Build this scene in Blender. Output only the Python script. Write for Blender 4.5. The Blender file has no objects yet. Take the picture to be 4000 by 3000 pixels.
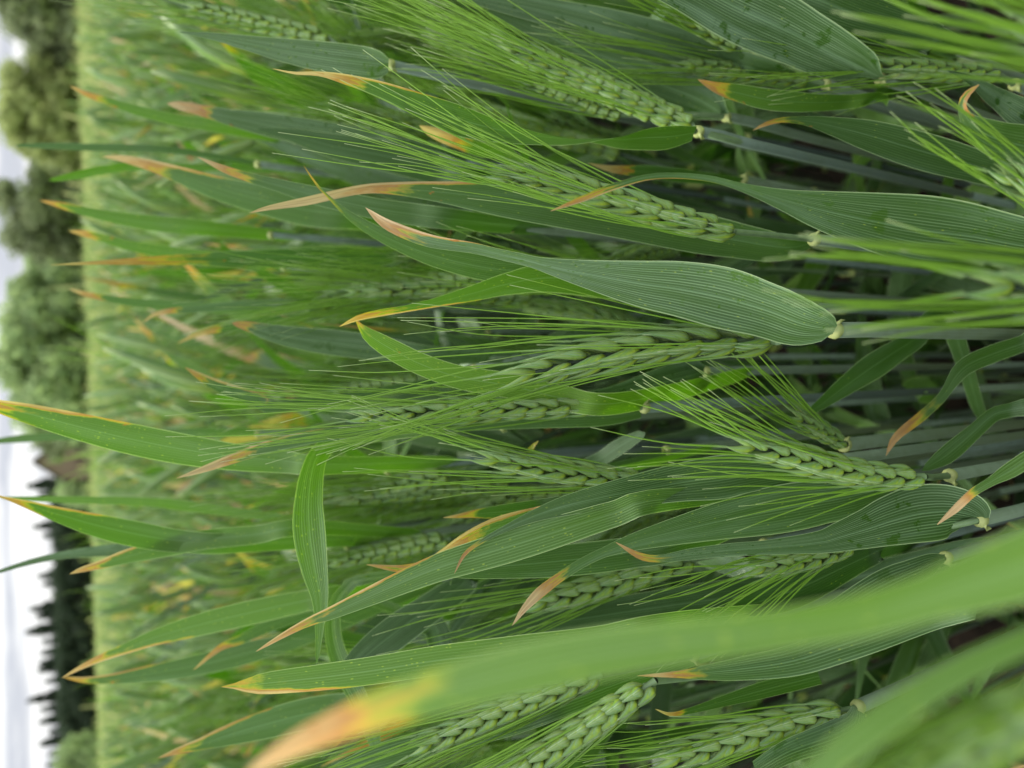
import bpy, math, random
import numpy as np
from mathutils import Matrix, Vector
sc = bpy.context.scene
COL = sc.collection
rng = np.random.default_rng(11)
rnd = random.Random(5)
PI = math.pi

# ------------------------------------------------------------------ camera
F_PX = 2703.0                      # focal length in pixels of the 4000 px frame
PITCH, ROLL, CAM_H = math.radians(31.6), math.radians(1.68), 0.92
FOCUS, APERTURE = 0.208, 0.0027
C = np.array([0, 0, CAM_H])
FW = np.array([0, math.cos(PITCH), -math.sin(PITCH)])
UP = np.array([0, math.sin(PITCH), math.cos(PITCH)])
RT = np.array([1.0, 0, 0])
CX = -math.cos(ROLL) * UP - math.sin(ROLL) * RT        # the phone was held upright and the picture lies on its side
CY = math.cos(ROLL) * RT - math.sin(ROLL) * UP
cam = bpy.data.cameras.new('camera')
camo = bpy.data.objects.new('camera', cam)
COL.objects.link(camo)
M = Matrix((CX, CY, -FW)).transposed().to_4x4()
M.translation = Vector(C)
camo.matrix_world = M
cam.sensor_width = 36
cam.sensor_fit = 'HORIZONTAL'
cam.lens = F_PX / 4000 * 36
cam.clip_start, cam.clip_end = 0.01, 3000
cam.dof.use_dof = True
cam.dof.focus_distance = FOCUS
cam.dof.aperture_fstop = cam.lens * 1e-3 / APERTURE
sc.camera = camo

# ------------------------------------------------------------------ light
SUN_EL, SUN_AZ = math.radians(58), math.radians(-25)   # azimuth from +Y towards +X
w = bpy.data.worlds.new('World')
sc.world = w
w.use_nodes = True
nt = w.node_tree
nt.nodes.clear()
def N(nt, t, **kw):
    n = nt.nodes.new(t)
    for k, v in kw.items():
        if isinstance(v, (int, float, tuple, list)) and k in n.inputs: n.inputs[k].default_value = v
        else: setattr(n, k, v)
    return n
def lk(nt, a, b): nt.links.new(a, b)
sky = N(nt, 'ShaderNodeTexSky', sky_type='NISHITA', sun_disc=False, sun_elevation=SUN_EL, sun_rotation=SUN_AZ)
bg1 = N(nt, 'ShaderNodeBackground', Strength=0.10); lk(nt, sky.outputs[0], bg1.inputs[0])
tc = N(nt, 'ShaderNodeTexCoord')
sep = N(nt, 'ShaderNodeSeparateXYZ'); lk(nt, tc.outputs['Generated'], sep.inputs[0])
mp = N(nt, 'ShaderNodeMapping'); mp.inputs['Scale'].default_value = (2.2, 2.2, 26)
lk(nt, tc.outputs['Generated'], mp.inputs[0])
nz = N(nt, 'ShaderNodeTexNoise', Scale=1.6, Detail=6, Roughness=0.55); lk(nt, mp.outputs[0], nz.inputs['Vector'])
cr = N(nt, 'ShaderNodeValToRGB')
cr.color_ramp.elements[0].position = 0.42; cr.color_ramp.elements[0].color = (0.56, 0.58, 0.65, 1)
cr.color_ramp.elements[1].position = 0.56; cr.color_ramp.elements[1].color = (1.0, 1.0, 1.0, 1)
lk(nt, nz.outputs[0], cr.inputs[0])
grad = N(nt, 'ShaderNodeMapRange'); grad.inputs[1].default_value = 0; grad.inputs[2].default_value = 0.9
grad.inputs[3].default_value = 1.10; grad.inputs[4].default_value = 3.8
z2 = N(nt, 'ShaderNodeMath', operation='POWER'); lk(nt, sep.outputs['Z'], z2.inputs[0]); z2.inputs[1].default_value = 1.7
lk(nt, z2.outputs[0], grad.inputs[0])
bg2 = N(nt, 'ShaderNodeBackground'); lk(nt, cr.outputs[0], bg2.inputs[0]); lk(nt, grad.outputs[0], bg2.inputs[1])
mx = N(nt, 'ShaderNodeMixShader'); mx.inputs[0].default_value = 0.88
lk(nt, bg1.outputs[0], mx.inputs[1]); lk(nt, bg2.outputs[0], mx.inputs[2])
wo = N(nt, 'ShaderNodeOutputWorld'); lk(nt, mx.outputs[0], wo.inputs[0])
sun = bpy.data.lights.new('sun', 'SUN')
sun.energy, sun.angle, sun.color = 4.8, math.radians(10), (1, 0.96, 0.9)
suno = bpy.data.objects.new('sun', sun); COL.objects.link(suno)
sd = Vector((math.sin(SUN_AZ) * math.cos(SUN_EL), math.cos(SUN_AZ) * math.cos(SUN_EL), math.sin(SUN_EL)))
suno.rotation_euler = sd.to_track_quat('Z', 'Y').to_euler()
sc.view_settings.view_transform = 'Standard'
sc.view_settings.look = 'None'
sc.view_settings.exposure = 0.13
sc.render.film_transparent = False
sc.cycles.max_bounces = 5
sc.cycles.transmission_bounces = 5
sc.cycles.diffuse_bounces = 2
sc.cycles.sample_clamp_indirect = 6

# ------------------------------------------------------------------ materials
def new_mat(name):
    m = bpy.data.materials.new(name); m.use_nodes = True
    m.node_tree.nodes.clear()
    return m, m.node_tree
def math_(nt, op, a, b=None, c=None, clamp=False):
    n = nt.nodes.new('ShaderNodeMath'); n.operation = op; n.use_clamp = clamp
    for i, v in enumerate((a, b, c)):
        if v is None: continue
        if isinstance(v, (int, float)): n.inputs[i].default_value = v
        else: lk(nt, v, n.inputs[i])
    return n.outputs[0]
def mixc(nt, f, a, b, bt='MIX'):
    n = nt.nodes.new('ShaderNodeMix'); n.data_type = 'RGBA'; n.blend_type = bt
    for i, v in ((0, f), (6, a), (7, b)):
        if isinstance(v, (int, float)): n.inputs[i].default_value = v
        elif isinstance(v, tuple): n.inputs[i].default_value = (*v, 1)
        else: lk(nt, v, n.inputs[i])
    return n.outputs[2]
def ramp(nt, v, stops):
    n = nt.nodes.new('ShaderNodeValToRGB')
    e = n.color_ramp.elements
    while len(e) < len(stops): e.new(0.5)
    for k, (p, c) in enumerate(stops):
        e[k].position = p; e[k].color = (*c, 1)
    lk(nt, v, n.inputs[0])
    return n.outputs[0]
def smooth(nt, v, a, b):
    n = nt.nodes.new('ShaderNodeMapRange'); n.interpolation_type = 'SMOOTHSTEP'
    n.inputs[1].default_value = a; n.inputs[2].default_value = b
    lk(nt, v, n.inputs[0]); return n.outputs[0]
def attr(nt, name):
    n = nt.nodes.new('ShaderNodeAttribute'); n.attribute_name = name
    s = nt.nodes.new('ShaderNodeSeparateXYZ'); lk(nt, n.outputs['Vector'], s.inputs[0])
    return n.outputs['Vector'], s.outputs

def leaf_material():
    m, t = new_mat('leaf_blade')
    _, lc = attr(t, 'lc')            # across 0..1, along 0..1, random
    _, lp = attr(t, 'lp')            # where browning starts, bloom, yellowing
    lmv, lm = attr(t, 'lm')          # metres across and along, burn side
    u, v, r = lc[0], lc[1], lc[2]
    burn, bloom, yel = lp[0], lp[1], lp[2]
    green = mixc(t, yel, (0.021, 0.066, 0.007), (0.080, 0.172, 0.009))
    gl = mixc(t, math_(t, 'MULTIPLY_ADD', r, 0.4, 0.3), (0.036, 0.080, 0.026), (0.066, 0.124, 0.046))
    # large, soft patches and long streaks
    cmb = N(t, 'ShaderNodeCombineXYZ')
    lk(t, math_(t, 'MULTIPLY_ADD', lm[0], 260.0, math_(t, 'MULTIPLY', r, 90)), cmb.inputs[0])
    lk(t, math_(t, 'MULTIPLY', lm[1], 28.0), cmb.inputs[1])
    st = N(t, 'ShaderNodeTexNoise', Scale=1.0, Detail=3.0); lk(t, cmb.outputs[0], st.inputs['Vector'])
    cm2 = N(t, 'ShaderNodeCombineXYZ')
    lk(t, math_(t, 'MULTIPLY_ADD', lm[0], 1.0, math_(t, 'MULTIPLY', r, 3.1)), cm2.inputs[0])
    lk(t, lm[1], cm2.inputs[1]); lk(t, r, cm2.inputs[2])
    pn = N(t, 'ShaderNodeTexNoise', Scale=120.0, Detail=4.0, Roughness=0.6); lk(t, cm2.outputs[0], pn.inputs['Vector'])
    big = N(t, 'ShaderNodeTexNoise', Scale=26.0, Detail=2.0); lk(t, cm2.outputs[0], big.inputs['Vector'])
    # veins: fine ribs, about one every 0.75 mm, with stronger ones between
    vn = math_(t, 'SINE', math_(t, 'MULTIPLY', lm[0], 2 * PI / 0.00085))
    vn2 = math_(t, 'SINE', math_(t, 'MULTIPLY', lm[0], 2 * PI / 0.0031))
    vein = math_(t, 'MULTIPLY', math_(t, 'MULTIPLY_ADD', vn2, 0.22, math_(t, 'MULTIPLY', vn, 0.78)), math_(t, 'MULTIPLY_ADD', st.outputs[0], 1.6, 0.15))
    veinp = smooth(t, vein, -0.1, 1.0)
    bl = math_(t, 'MULTIPLY', bloom, smooth(t, math_(t, 'ADD', math_(t, 'MULTIPLY', st.outputs[0], 0.7), math_(t, 'MULTIPLY', big.outputs[0], 0.5)), 0.25, 0.75), clamp=True)
    wet = smooth(t, pn.outputs[0], 0.60, 0.66)               # patches where water has wiped the bloom off
    pd = N(t, 'ShaderNodeTexNoise', Scale=430.0, Detail=2.0); lk(t, cm2.outputs[0], pd.inputs['Vector'])
    dots = math_(t, 'MULTIPLY', smooth(t, pd.outputs[0], 0.64, 0.68), smooth(t, big.outputs[0], 0.45, 0.6))
    wet = math_(t, 'MAXIMUM', wet, dots)
    wet = math_(t, 'MULTIPLY', wet, smooth(t, bloom, 0.45, 0.8))
    bl2 = math_(t, 'MULTIPLY', bl, math_(t, 'SUBTRACT', 1.0, math_(t, 'MULTIPLY', wet, 0.9)))
    base = mixc(t, bl2, green, gl)
    stc = N(t, 'ShaderNodeCombineXYZ')
    lk(t, math_(t, 'MULTIPLY_ADD', lm[0], 150.0, math_(t, 'MULTIPLY', r, 77)), stc.inputs[0]); lk(t, math_(t, 'MULTIPLY', lm[1], 11.0), stc.inputs[1])
    sw = N(t, 'ShaderNodeTexNoise', Scale=1.0, Detail=2.0); lk(t, stc.outputs[0], sw.inputs['Vector'])
    swath = math_(t, 'MULTIPLY', smooth(t, sw.outputs[0], 0.50, 0.68), math_(t, 'MULTIPLY', bl2, 0.55))
    base = mixc(t, swath, base, (0.18, 0.27, 0.19))
    vc = mixc(t, bloom, (0.09, 0.19, 0.045), (0.24, 0.35, 0.20))
    base = mixc(t, math_(t, 'MULTIPLY', veinp, math_(t, 'MULTIPLY_ADD', bl2, 0.62, 0.14)), base, vc)
    base = mixc(t, math_(t, 'MULTIPLY', smooth(t, math_(t, 'ABSOLUTE', math_(t, 'SUBTRACT', u, 0.5)), 0.035, 0.0), 0.35), base, (0.17, 0.28, 0.15))
    # yellow flecks
    vo = N(t, 'ShaderNodeTexVoronoi', Scale=1.0, Randomness=1.0)
    cm3 = N(t, 'ShaderNodeCombineXYZ')
    lk(t, math_(t, 'MULTIPLY_ADD', lm[0], 1250.0, math_(t, 'MULTIPLY', r, 50)), cm3.inputs[0])
    lk(t, math_(t, 'MULTIPLY', lm[1], 600.0), cm3.inputs[1]); lk(t, r, cm3.inputs[2])
    lk(t, cm3.outputs[0], vo.inputs['Vector'])
    vsep = N(t, 'ShaderNodeSeparateXYZ'); lk(t, vo.outputs['Color'], vsep.inputs[0])
    fl = smooth(t, math_(t, 'DIVIDE', vo.outputs['Distance'], math_(t, 'MULTIPLY_ADD', vsep.outputs[1], 0.9, 0.25)), 0.36, 0.10)
    dens = math_(t, 'MULTIPLY_ADD', yel, 0.30, math_(t, 'MULTIPLY_ADD', big.outputs[0], 0.9, -0.42))
    fl = math_(t, 'MULTIPLY', fl, math_(t, 'LESS_THAN', vsep.outputs[0], dens))
    base = mixc(t, math_(t, 'MULTIPLY', fl, 0.55), base, (0.30, 0.38, 0.05))
    # pale margin
    ed = math_(t, 'ABSOLUTE', math_(t, 'MULTIPLY_ADD', u, 2.0, -1.0))
    base = mixc(t, math_(t, 'MULTIPLY', smooth(t, ed, 0.945, 0.985), 0.75), base, (0.36, 0.46, 0.25))
    # withering tip and scorched edges
    side = math_(t, 'MULTIPLY', math_(t, 'MULTIPLY_ADD', u, 2.0, -1.0), lm[2])
    s = math_(t, 'ADD', v, math_(t, 'MULTIPLY', smooth(t, side, 0.45, 1.0), 0.15))
    s = math_(t, 'ADD', s, math_(t, 'MULTIPLY', smooth(t, ed, 0.6, 1.0), 0.015))
    s = math_(t, 'ADD', s, math_(t, 'MULTIPLY_ADD', pn.outputs[0], 0.16, -0.08))
    s = math_(t, 'ADD', s, math_(t, 'MULTIPLY_ADD', st.outputs[0], 0.14, -0.07))
    x = math_(t, 'SUBTRACT', s, burn)
    x = math_(t, 'MULTIPLY_ADD', x, math_(t, 'MULTIPLY_ADD', r, 5.0, 3.5), 0.34, clamp=True)
    burnc = ramp(t, x, [(0.0, (0.10, 0.20, 0.012)), (0.32, (0.28, 0.33, 0.02)), (0.47, (0.42, 0.27, 0.03)), (0.55, (0.38, 0.18, 0.05)), (0.72, (0.44, 0.26, 0.11)), (1.0, (0.52, 0.37, 0.21))])
    burnc = mixc(t, math_(t, 'MULTIPLY', smooth(t, st.outputs[0], 0.45, 0.62), 0.45), burnc, (0.20, 0.11, 0.05))
    base = mixc(t, smooth(t, x, 0.20, 0.45), base, burnc)
    # rust spots near the tip
    sp = math_(t, 'MULTIPLY', smooth(t, pn.outputs[0], 0.66, 0.70), smooth(t, x, 0.02, 0.3))
    base = mixc(t, math_(t, 'MULTIPLY', sp, 0.8), base, (0.33, 0.12, 0.02))
    fx = N(t, 'ShaderNodeMath', operation='FRACT'); lk(t, math_(t, 'MULTIPLY', r, 17.3), fx.inputs[0])
    base = mixc(t, 1.0, base, ramp(t, fx.outputs[0], [(0, (0.55, 0.60, 0.60)), (0.5, (0.90, 0.94, 0.9)), (1, (1.4, 1.36, 1.1))]), 'MULTIPLY')
    bump = N(t, 'ShaderNodeBump', Strength=0.28, Distance=0.0004)
    lk(t, math_(t, 'ADD', vein, math_(t, 'MULTIPLY', pn.outputs[0], 0.8)), bump.inputs['Height'])
    p = N(t, 'ShaderNodeBsdfPrincipled', Roughness=0.47)
    p.inputs['Specular IOR Level'].default_value = 0.42
    lk(t, base, p.inputs['Base Color']); lk(t, bump.outputs[0], p.inputs['Normal'])
    lk(t, math_(t, 'SUBTRACT', 0.48, math_(t, 'MULTIPLY', wet, 0.25)), p.inputs['Roughness'])
    tr = N(t, 'ShaderNodeBsdfTranslucent')
    trc = mixc(t, 1.0, base, (1.5, 2.1, 0.35), 'MULTIPLY')
    lk(t, trc, tr.inputs[0]); lk(t, bump.outputs[0], tr.inputs['Normal'])
    ms = N(t, 'ShaderNodeMixShader'); lk(t, math_(t, 'SUBTRACT', 0.36, math_(t, 'MULTIPLY', bloom, 0.20)), ms.inputs[0])
    lk(t, p.outputs[0], ms.inputs[1]); lk(t, tr.outputs[0], ms.inputs[2])
    o = N(t, 'ShaderNodeOutputMaterial'); lk(t, ms.outputs[0], o.inputs[0])
    return m

def plain(name, stops, along=True, rough=0.5, trans=0.0, stripe=None, noise_scale=300.0, spec=0.4, noise=0.35, dark=(0.05, 0.08, 0.04)):
    """surface whose colour runs along the piece (lc.y) with fibres round it (lc.x)"""
    m, t = new_mat(name)
    _, lc = attr(t, 'lc')
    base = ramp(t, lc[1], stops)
    tc = N(t, 'ShaderNodeTexCoord')
    nz = N(t, 'ShaderNodeTexNoise', Scale=noise_scale, Detail=3.0); lk(t, tc.outputs['Object'], nz.inputs['Vector'])
    base = mixc(t, math_(t, 'MULTIPLY', smooth(t, nz.outputs[0], 0.42, 0.68), noise), base, dark)
    if name == 'glume':
        kd = math_(t, 'MULTIPLY', math_(t, 'MINIMUM', lc[0], math_(t, 'SUBTRACT', 1.0, lc[0])), 2.0)
        body = math_(t, 'MULTIPLY', smooth(t, lc[1], 0.10, 0.25), smooth(t, lc[1], 0.98, 0.80))
        base = mixc(t, math_(t, 'MULTIPLY', smooth(t, kd, 0.20, 0.42), math_(t, 'MULTIPLY', body, 0.6)), base, (0.10, 0.23, 0.075))
        base = mixc(t, math_(t, 'MULTIPLY', smooth(t, kd, 0.50, 0.62), 0.7), base, (0.26, 0.36, 0.14))
        base = mixc(t, math_(t, 'MULTIPLY', smooth(t, kd, 0.07, 0.02), math_(t, 'MULTIPLY', smooth(t, lc[1], 0.3, 0.6), 0.8)), base, (0.52, 0.62, 0.42))
    if stripe:
        k, col, amt = stripe
        sv = math_(t, 'SINE', math_(t, 'MULTIPLY', lc[0], 2 * PI * k))
        base = mixc(t, math_(t, 'MULTIPLY', smooth(t, sv, 0.1, 0.95), amt), base, col)
    base = mixc(t, math_(t, 'MULTIPLY', lc[2], 0.25), base, (0.22, 0.30, 0.04))
    p = N(t, 'ShaderNodeBsdfPrincipled', Roughness=rough)
    p.inputs['Specular IOR Level'].default_value = spec
    lk(t, base, p.inputs['Base Color'])
    o = N(t, 'ShaderNodeOutputMaterial')
    if trans:
        tr = N(t, 'ShaderNodeBsdfTranslucent')
        lk(t, mixc(t, 1.0, base, (1.2, 1.5, 0.6), 'MULTIPLY'), tr.inputs[0])
        ms = N(t, 'ShaderNodeMixShader'); ms.inputs[0].default_value = trans
        lk(t, p.outputs[0], ms.inputs[1]); lk(t, tr.outputs[0], ms.inputs[2]); lk(t, ms.outputs[0], o.inputs[0])
    else: lk(t, p.outputs[0], o.inputs[0])
    return m
LEAF = leaf_material()
STEM = plain('stem', [(0, (0.15, 0.24, 0.10)), (0.3, (0.08, 0.12, 0.07)), (1, (0.03, 0.05, 0.03))], stripe=(7, (0.12, 0.18, 0.14), 0.3), noise=0.25)  # dark end of the ramp paints in the shade low between the plants
SHEATH = plain('sheath', [(0, (0.19, 0.27, 0.23)), (0.3, (0.11, 0.16, 0.145)), (0.7, (0.050, 0.075, 0.070)), (1, (0.03, 0.045, 0.04))], stripe=(12, (0.20, 0.27, 0.25), 0.22), noise=0.3, noise_scale=160)  # ramp end darkened: shade deep in the crop is put into the colour
COLLAR = plain('collar', [(0, (0.34, 0.40, 0.14)), (1, (0.42, 0.46, 0.18))], trans=0.3, noise=0.15)
GLUME = plain('glume', [(0, (0.20, 0.28, 0.02)), (0.28, (0.38, 0.52, 0.045)), (0.5, (0.21, 0.36, 0.04)), (0.8, (0.14, 0.26, 0.07)), (0.90, (0.46, 0.56, 0.28)), (1, (0.64, 0.68, 0.46))],
              stripe=(5, (0.17, 0.28, 0.17), 0.6), trans=0.25, noise=0.35, noise_scale=900, dark=(0.07, 0.16, 0.05), rough=0.42)
AWN = plain('awn', [(0, (0.24, 0.36, 0.15)), (0.15, (0.17, 0.33, 0.035)), (0.85, (0.20, 0.36, 0.04)), (1, (0.45, 0.52, 0.30))], trans=0.3, noise=0.1, rough=0.4)

def noise_mat(name, c1, c2, scale, rough=0.9, detail=5, stretch=(1, 1, 1), trans=0.0, lo=0.35, hi=0.65):
    m, t = new_mat(name)
    tc = N(t, 'ShaderNodeTexCoord')
    mp = N(t, 'ShaderNodeMapping'); mp.inputs['Scale'].default_value = stretch
    lk(t, tc.outputs['Object'], mp.inputs[0])
    nz = N(t, 'ShaderNodeTexNoise', Scale=scale, Detail=detail, Roughness=0.65); lk(t, mp.outputs[0], nz.inputs['Vector'])
    base = mixc(t, smooth(t, nz.outputs[0], lo, hi), c1, c2)
    p = N(t, 'ShaderNodeBsdfPrincipled', Roughness=rough); p.inputs['Specular IOR Level'].default_value = 0.2
    lk(t, base, p.inputs['Base Color'])
    o = N(t, 'ShaderNodeOutputMaterial')
    if trans:
        tr = N(t, 'ShaderNodeBsdfTranslucent'); lk(t, base, tr.inputs[0])
        ms = N(t, 'ShaderNodeMixShader'); ms.inputs[0].default_value = trans
        lk(t, p.outputs[0], ms.inputs[1]); lk(t, tr.outputs[0], ms.inputs[2]); lk(t, ms.outputs[0], o.inputs[0])
    else: lk(t, p.outputs[0], o.inputs[0])
    return m
SOIL = noise_mat('soil', (0.016, 0.012, 0.008), (0.045, 0.032, 0.022), 30)
BARK = noise_mat('bark', (0.05, 0.04, 0.03), (0.12, 0.10, 0.08), 6, stretch=(1, 1, 0.3))

# ------------------------------------------------------------------ mesh helpers
def unit(v):
    v = np.asarray(v, float)
    return v / np.maximum(np.linalg.norm(v, axis=-1, keepdims=True), 1e-12)
class MB:
    """gathers grids of points and links them as ONE mesh object"""
    def __init__(s): s.V, s.F, s.lc, s.lp, s.lm, s.n = [], [], [], [], [], 0
    def grid(s, P, lc, lp=(0, 0, 0), lm=None, close=False):
        n, m = P.shape[:2]
        idx = np.arange(n * m).reshape(n, m) + s.n
        if close: idx = np.concatenate([idx, idx[:, :1]], 1)
        f = np.stack([idx[:-1, :-1], idx[:-1, 1:], idx[1:, 1:], idx[1:, :-1]], -1).reshape(-1, 4)
        s.V.append(P.reshape(-1, 3)); s.F.append(f)
        s.lc.append(np.broadcast_to(lc, (n, m, 3)).reshape(-1, 3))
        s.lp.append(np.broadcast_to(np.asarray(lp, float), (n, m, 3)).reshape(-1, 3))
        s.lm.append(np.broadcast_to(np.zeros(3) if lm is None else lm, (n, m, 3)).reshape(-1, 3))
        s.n += n * m
        return s
    def add(s, d, R=None, T=None, lc2=None, lp=None):
        V = d['V'] if R is None else d['V'] @ R.T
        if T is not None: V = V + T
        s.V.append(V); s.F.append(d['F'] + s.n)
        a = d['lc']
        if lc2 is not None: a = a.copy(); a[:, 2] = lc2
        b = d['lp']
        if lp is not None: b = b + lp
        s.lc.append(a); s.lp.append(b); s.lm.append(d['lm']); s.n += len(V)
    def data(s):
        c = lambda L: np.concatenate(L)
        return dict(V=c(s.V), F=c(s.F), lc=c(s.lc), lp=c(s.lp), lm=c(s.lm))
    def mesh(s, name, mats, matidx=None, smooth=True):
        d = s.data()
        me = bpy.data.meshes.new(name)
        V, F = d['V'].astype(np.float32), d['F'].astype(np.int32)
        me.vertices.add(len(V)); me.vertices.foreach_set('co', V.ravel())
        me.loops.add(F.size); me.loops.foreach_set('vertex_index', F.ravel())
        me.polygons.add(len(F)); me.polygons.foreach_set('loop_start', np.arange(0, F.size, 4, dtype=np.int32))
        me.polygons.foreach_set('use_smooth', np.full(len(F), smooth))
        if matidx is not None: me.polygons.foreach_set('material_index', matidx.astype(np.int32))
        for k in ('lc', 'lp', 'lm'):
            a = me.attributes.new(k, 'FLOAT_VECTOR', 'POINT')
            a.data.foreach_set('vector', d[k].astype(np.float32).ravel())
        for m in (mats if isinstance(mats, (list, tuple)) else [mats]): me.materials.append(m)
        me.update(calc_edges=True)
        return me
    def build(s, name, mats, parent=None, **kw):
        o = bpy.data.objects.new(name, s.mesh(name, mats, **kw)); COL.objects.link(o)
        if parent is not None: o.parent = parent
        return o
def empty(name, loc, label, cat, group=None, kind=None):
    o = bpy.data.objects.new(name, None); COL.objects.link(o)
    o.location = loc; o.empty_display_size = 0.02
    return tag(o, label, cat, group, kind)
def tag(o, label=None, cat=None, group=None, kind=None):
    if label: o['label'] = label
    if cat: o['category'] = cat
    if group: o['group'] = group
    if kind: o['kind'] = kind
    return o
def catmull(P, n):
    """n points evenly spaced along a smooth curve through P (k, d)"""
    P = np.asarray(P, float)
    k = len(P)
    if k == 2: return P[0] + (P[1] - P[0]) * np.linspace(0, 1, n)[:, None]
    Q = np.vstack([2 * P[0] - P[1], P, 2 * P[-1] - P[-2]])
    t = np.linspace(0, k - 1, max(n * 3, 60)); i = np.minimum(t.astype(int), k - 2); f = (t - i)[:, None]
    a, b, c, d = Q[i], Q[i + 1], Q[i + 2], Q[i + 3]
    X = 0.5 * (2 * b + (c - a) * f + (2 * a - 5 * b + 4 * c - d) * f**2 + (3 * b - a - 3 * c + d) * f**3)
    s = np.r_[0, np.cumsum(np.linalg.norm(np.diff(X[:, :3], axis=0), axis=1))]
    q = np.linspace(0, s[-1], n)
    return np.stack([np.interp(q, s, X[:, j]) for j in range(X.shape[1])], 1)
def frames(P, ref):
    T = unit(np.gradient(P, axis=0))
    S = unit(np.cross(T, ref)); B = unit(np.cross(S, T))
    return T, S, B
def tube(mb, P, r, k=6, ref=(0.31, 0.52, 0.79), rv=0.0, flat=1.0, v=None):
    P = np.asarray(P); T, S, B = frames(P, np.asarray(ref))
    r = np.broadcast_to(r, (len(P),)) if np.ndim(r) < 2 else r
    a = np.linspace(0, 2 * PI, k, endpoint=False)
    X = P[:, None] + r[:, None, None] * (np.cos(a)[None, :, None] * S[:, None] + flat * np.sin(a)[None, :, None] * B[:, None])
    lc = np.zeros((len(P), k, 3)); lc[..., 0] = a / (2 * PI); lc[..., 1] = (np.linspace(0, 1, len(P)) if v is None else v)[:, None]; lc[..., 2] = rv
    return mb.grid(X, lc, close=True)
def blade(mb, P, H, par, across=7, camber=0.16, wav=0.03, rv=None, endp=False):
    """leaf blade: P centre line (n,3) base to tip, H half-width vectors (n,3); par = (burn, bloom, yellow, side)"""
    n = len(P)
    T = unit(np.gradient(P, axis=0)); Nn = unit(np.cross(T, H))
    W = np.linalg.norm(H, axis=1)
    Hs = H
    u = np.linspace(-1, 1, across)
    s = np.r_[0, np.cumsum(np.linalg.norm(np.diff(P, axis=0), axis=1))]
    rv = rnd.random() if rv is None else rv
    ph = rv * 40
    off = camber * (np.abs(u)[None] ** 1.5 - 0.35) * W[:, None]
    off = off + wav * W[:, None] * (np.sin(s / 0.011 + ph)[:, None] * (u[None] > 0) * u[None] ** 2 + np.sin(s / 0.014 + ph * 1.7)[:, None] * (u[None] < 0) * u[None] ** 2)
    X = P[:, None] + u[None, :, None] * Hs[:, None] + off[..., None] * Nn[:, None]
    lc = np.zeros((n, across, 3)); lc[..., 0] = (u + 1) / 2; lc[..., 1] = (s / s[-1])[:, None]; lc[..., 2] = rv
    lm = np.zeros((n, across, 3)); lm[..., 0] = u[None] * np.max(W); lm[..., 1] = s[:, None]; lm[..., 2] = par[3]
    return mb.grid(X, lc, par[:3], lm)
def px(x, y, d):
    return C + (FW + CX * ((x - 2000) / F_PX) + CY * ((1500 - y) / F_PX)) * d
DS = 0.81
def hero_blade(mb, pts, d, burn_at, bloom, yel, side, n=64, attach=None, rv=None):
    """pts: (x, y, apparent width) from base to tip in the 4000 px frame, at real distances d"""
    pts = np.array(pts, float); k = len(pts)
    seg = np.r_[0, np.cumsum(np.hypot(*np.diff(pts[:, :2], axis=0).T))]; seg /= seg[-1]
    dd = (d[0] + (d[1] - d[0]) * seg) * DS if isinstance(d, tuple) else d * DS * (1 - 0.06 * seg)
    P = np.array([px(x, y, z) for (x, y, _), z in zip(pts, dd)])
    w = pts[:, 2] / F_PX * dd
    if attach is not None:
        a = attach(P[0]);
        if a is not None:
            P = np.vstack([a, P]); w = np.r_[w[0] * 0.5, w]
            burn_at += 1; k += 1
    X = catmull(np.c_[P, w], n)
    P3, w = X[:, :3], X[:, 3]
    # arc-length position of the browning start
    s_all = np.r_[0, np.cumsum(np.linalg.norm(np.diff(P, axis=0), axis=1))]; s_all /= s_all[-1]
    burn = float(np.interp(burn_at, np.arange(k), s_all)) if burn_at < k - 1 else 1.15
    Wr = np.maximum.accumulate(np.abs(w)[::-1])[::-1]
    th = np.arccos(np.clip(w / np.maximum(Wr, 1e-6), -1, 1)) * 0.8
    kk = 5; th = np.convolve(np.pad(th, kk, mode='edge'), np.ones(2 * kk + 1) / (2 * kk + 1), 'valid')
    Wr = np.maximum(np.abs(w), Wr * 0.93); Wr[-1] = 1e-4
    g = np.clip(np.linspace(0, 1, n) / 0.10, 0, 1); g = g * g * (3 - 2 * g); Wr = np.abs(w) + (Wr - np.abs(w)) * g
    T = unit(np.gradient(P3, axis=0)); V = unit(P3 - C)
    S = unit(np.cross(T, V)); Nn = unit(np.cross(S, T))
    H = (S * np.cos(th)[:, None] + Nn * np.sin(th)[:, None]) * (Wr / 2)[:, None]
    return blade(mb, P3, H, (burn, bloom, yel, side), across=9, camber=0.13, wav=0.04, rv=rv)

# ------------------------------------------------------------------ ears
def floret(mb, p, dr, out, L, W, thick, rv, n=9, k=9, bend=0.12):
    """plump pointed floret: base p, direction dr, outer side out"""
    t = np.linspace(0, 1, n)
    r = np.array([0.30, 0.80, 1.0, 0.93, 0.74, 0.52, 0.31, 0.15, 0.04]) if n == 9 else np.interp(t, [0, .12, .38, .7, 1], [.3, .75, 1, .65, .06])
    dr = unit(dr); out = unit(out - dr * np.dot(out, dr)); sd = np.cross(dr, out)
    ctr = p + dr * (t * L)[:, None] + out * (bend * L * (np.sin(t * PI) * 0.6))[:, None]
    a = np.linspace(0, 2 * PI, k, endpoint=False)
    keel = 1 + 0.16 * np.maximum(0, np.cos(a)) ** 5
    X = ctr[:, None] + (r[:, None] * W / 2)[..., None] * ((np.cos(a) * keel * thick)[None, :, None] * out + np.sin(a)[None, :, None] * sd)
    lc = np.zeros((n, k, 3)); lc[..., 0] = a / (2 * PI); lc[..., 1] = t[:, None]; lc[..., 2] = rv
    mb.grid(X, lc, close=True)
    return ctr[-2]
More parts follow.
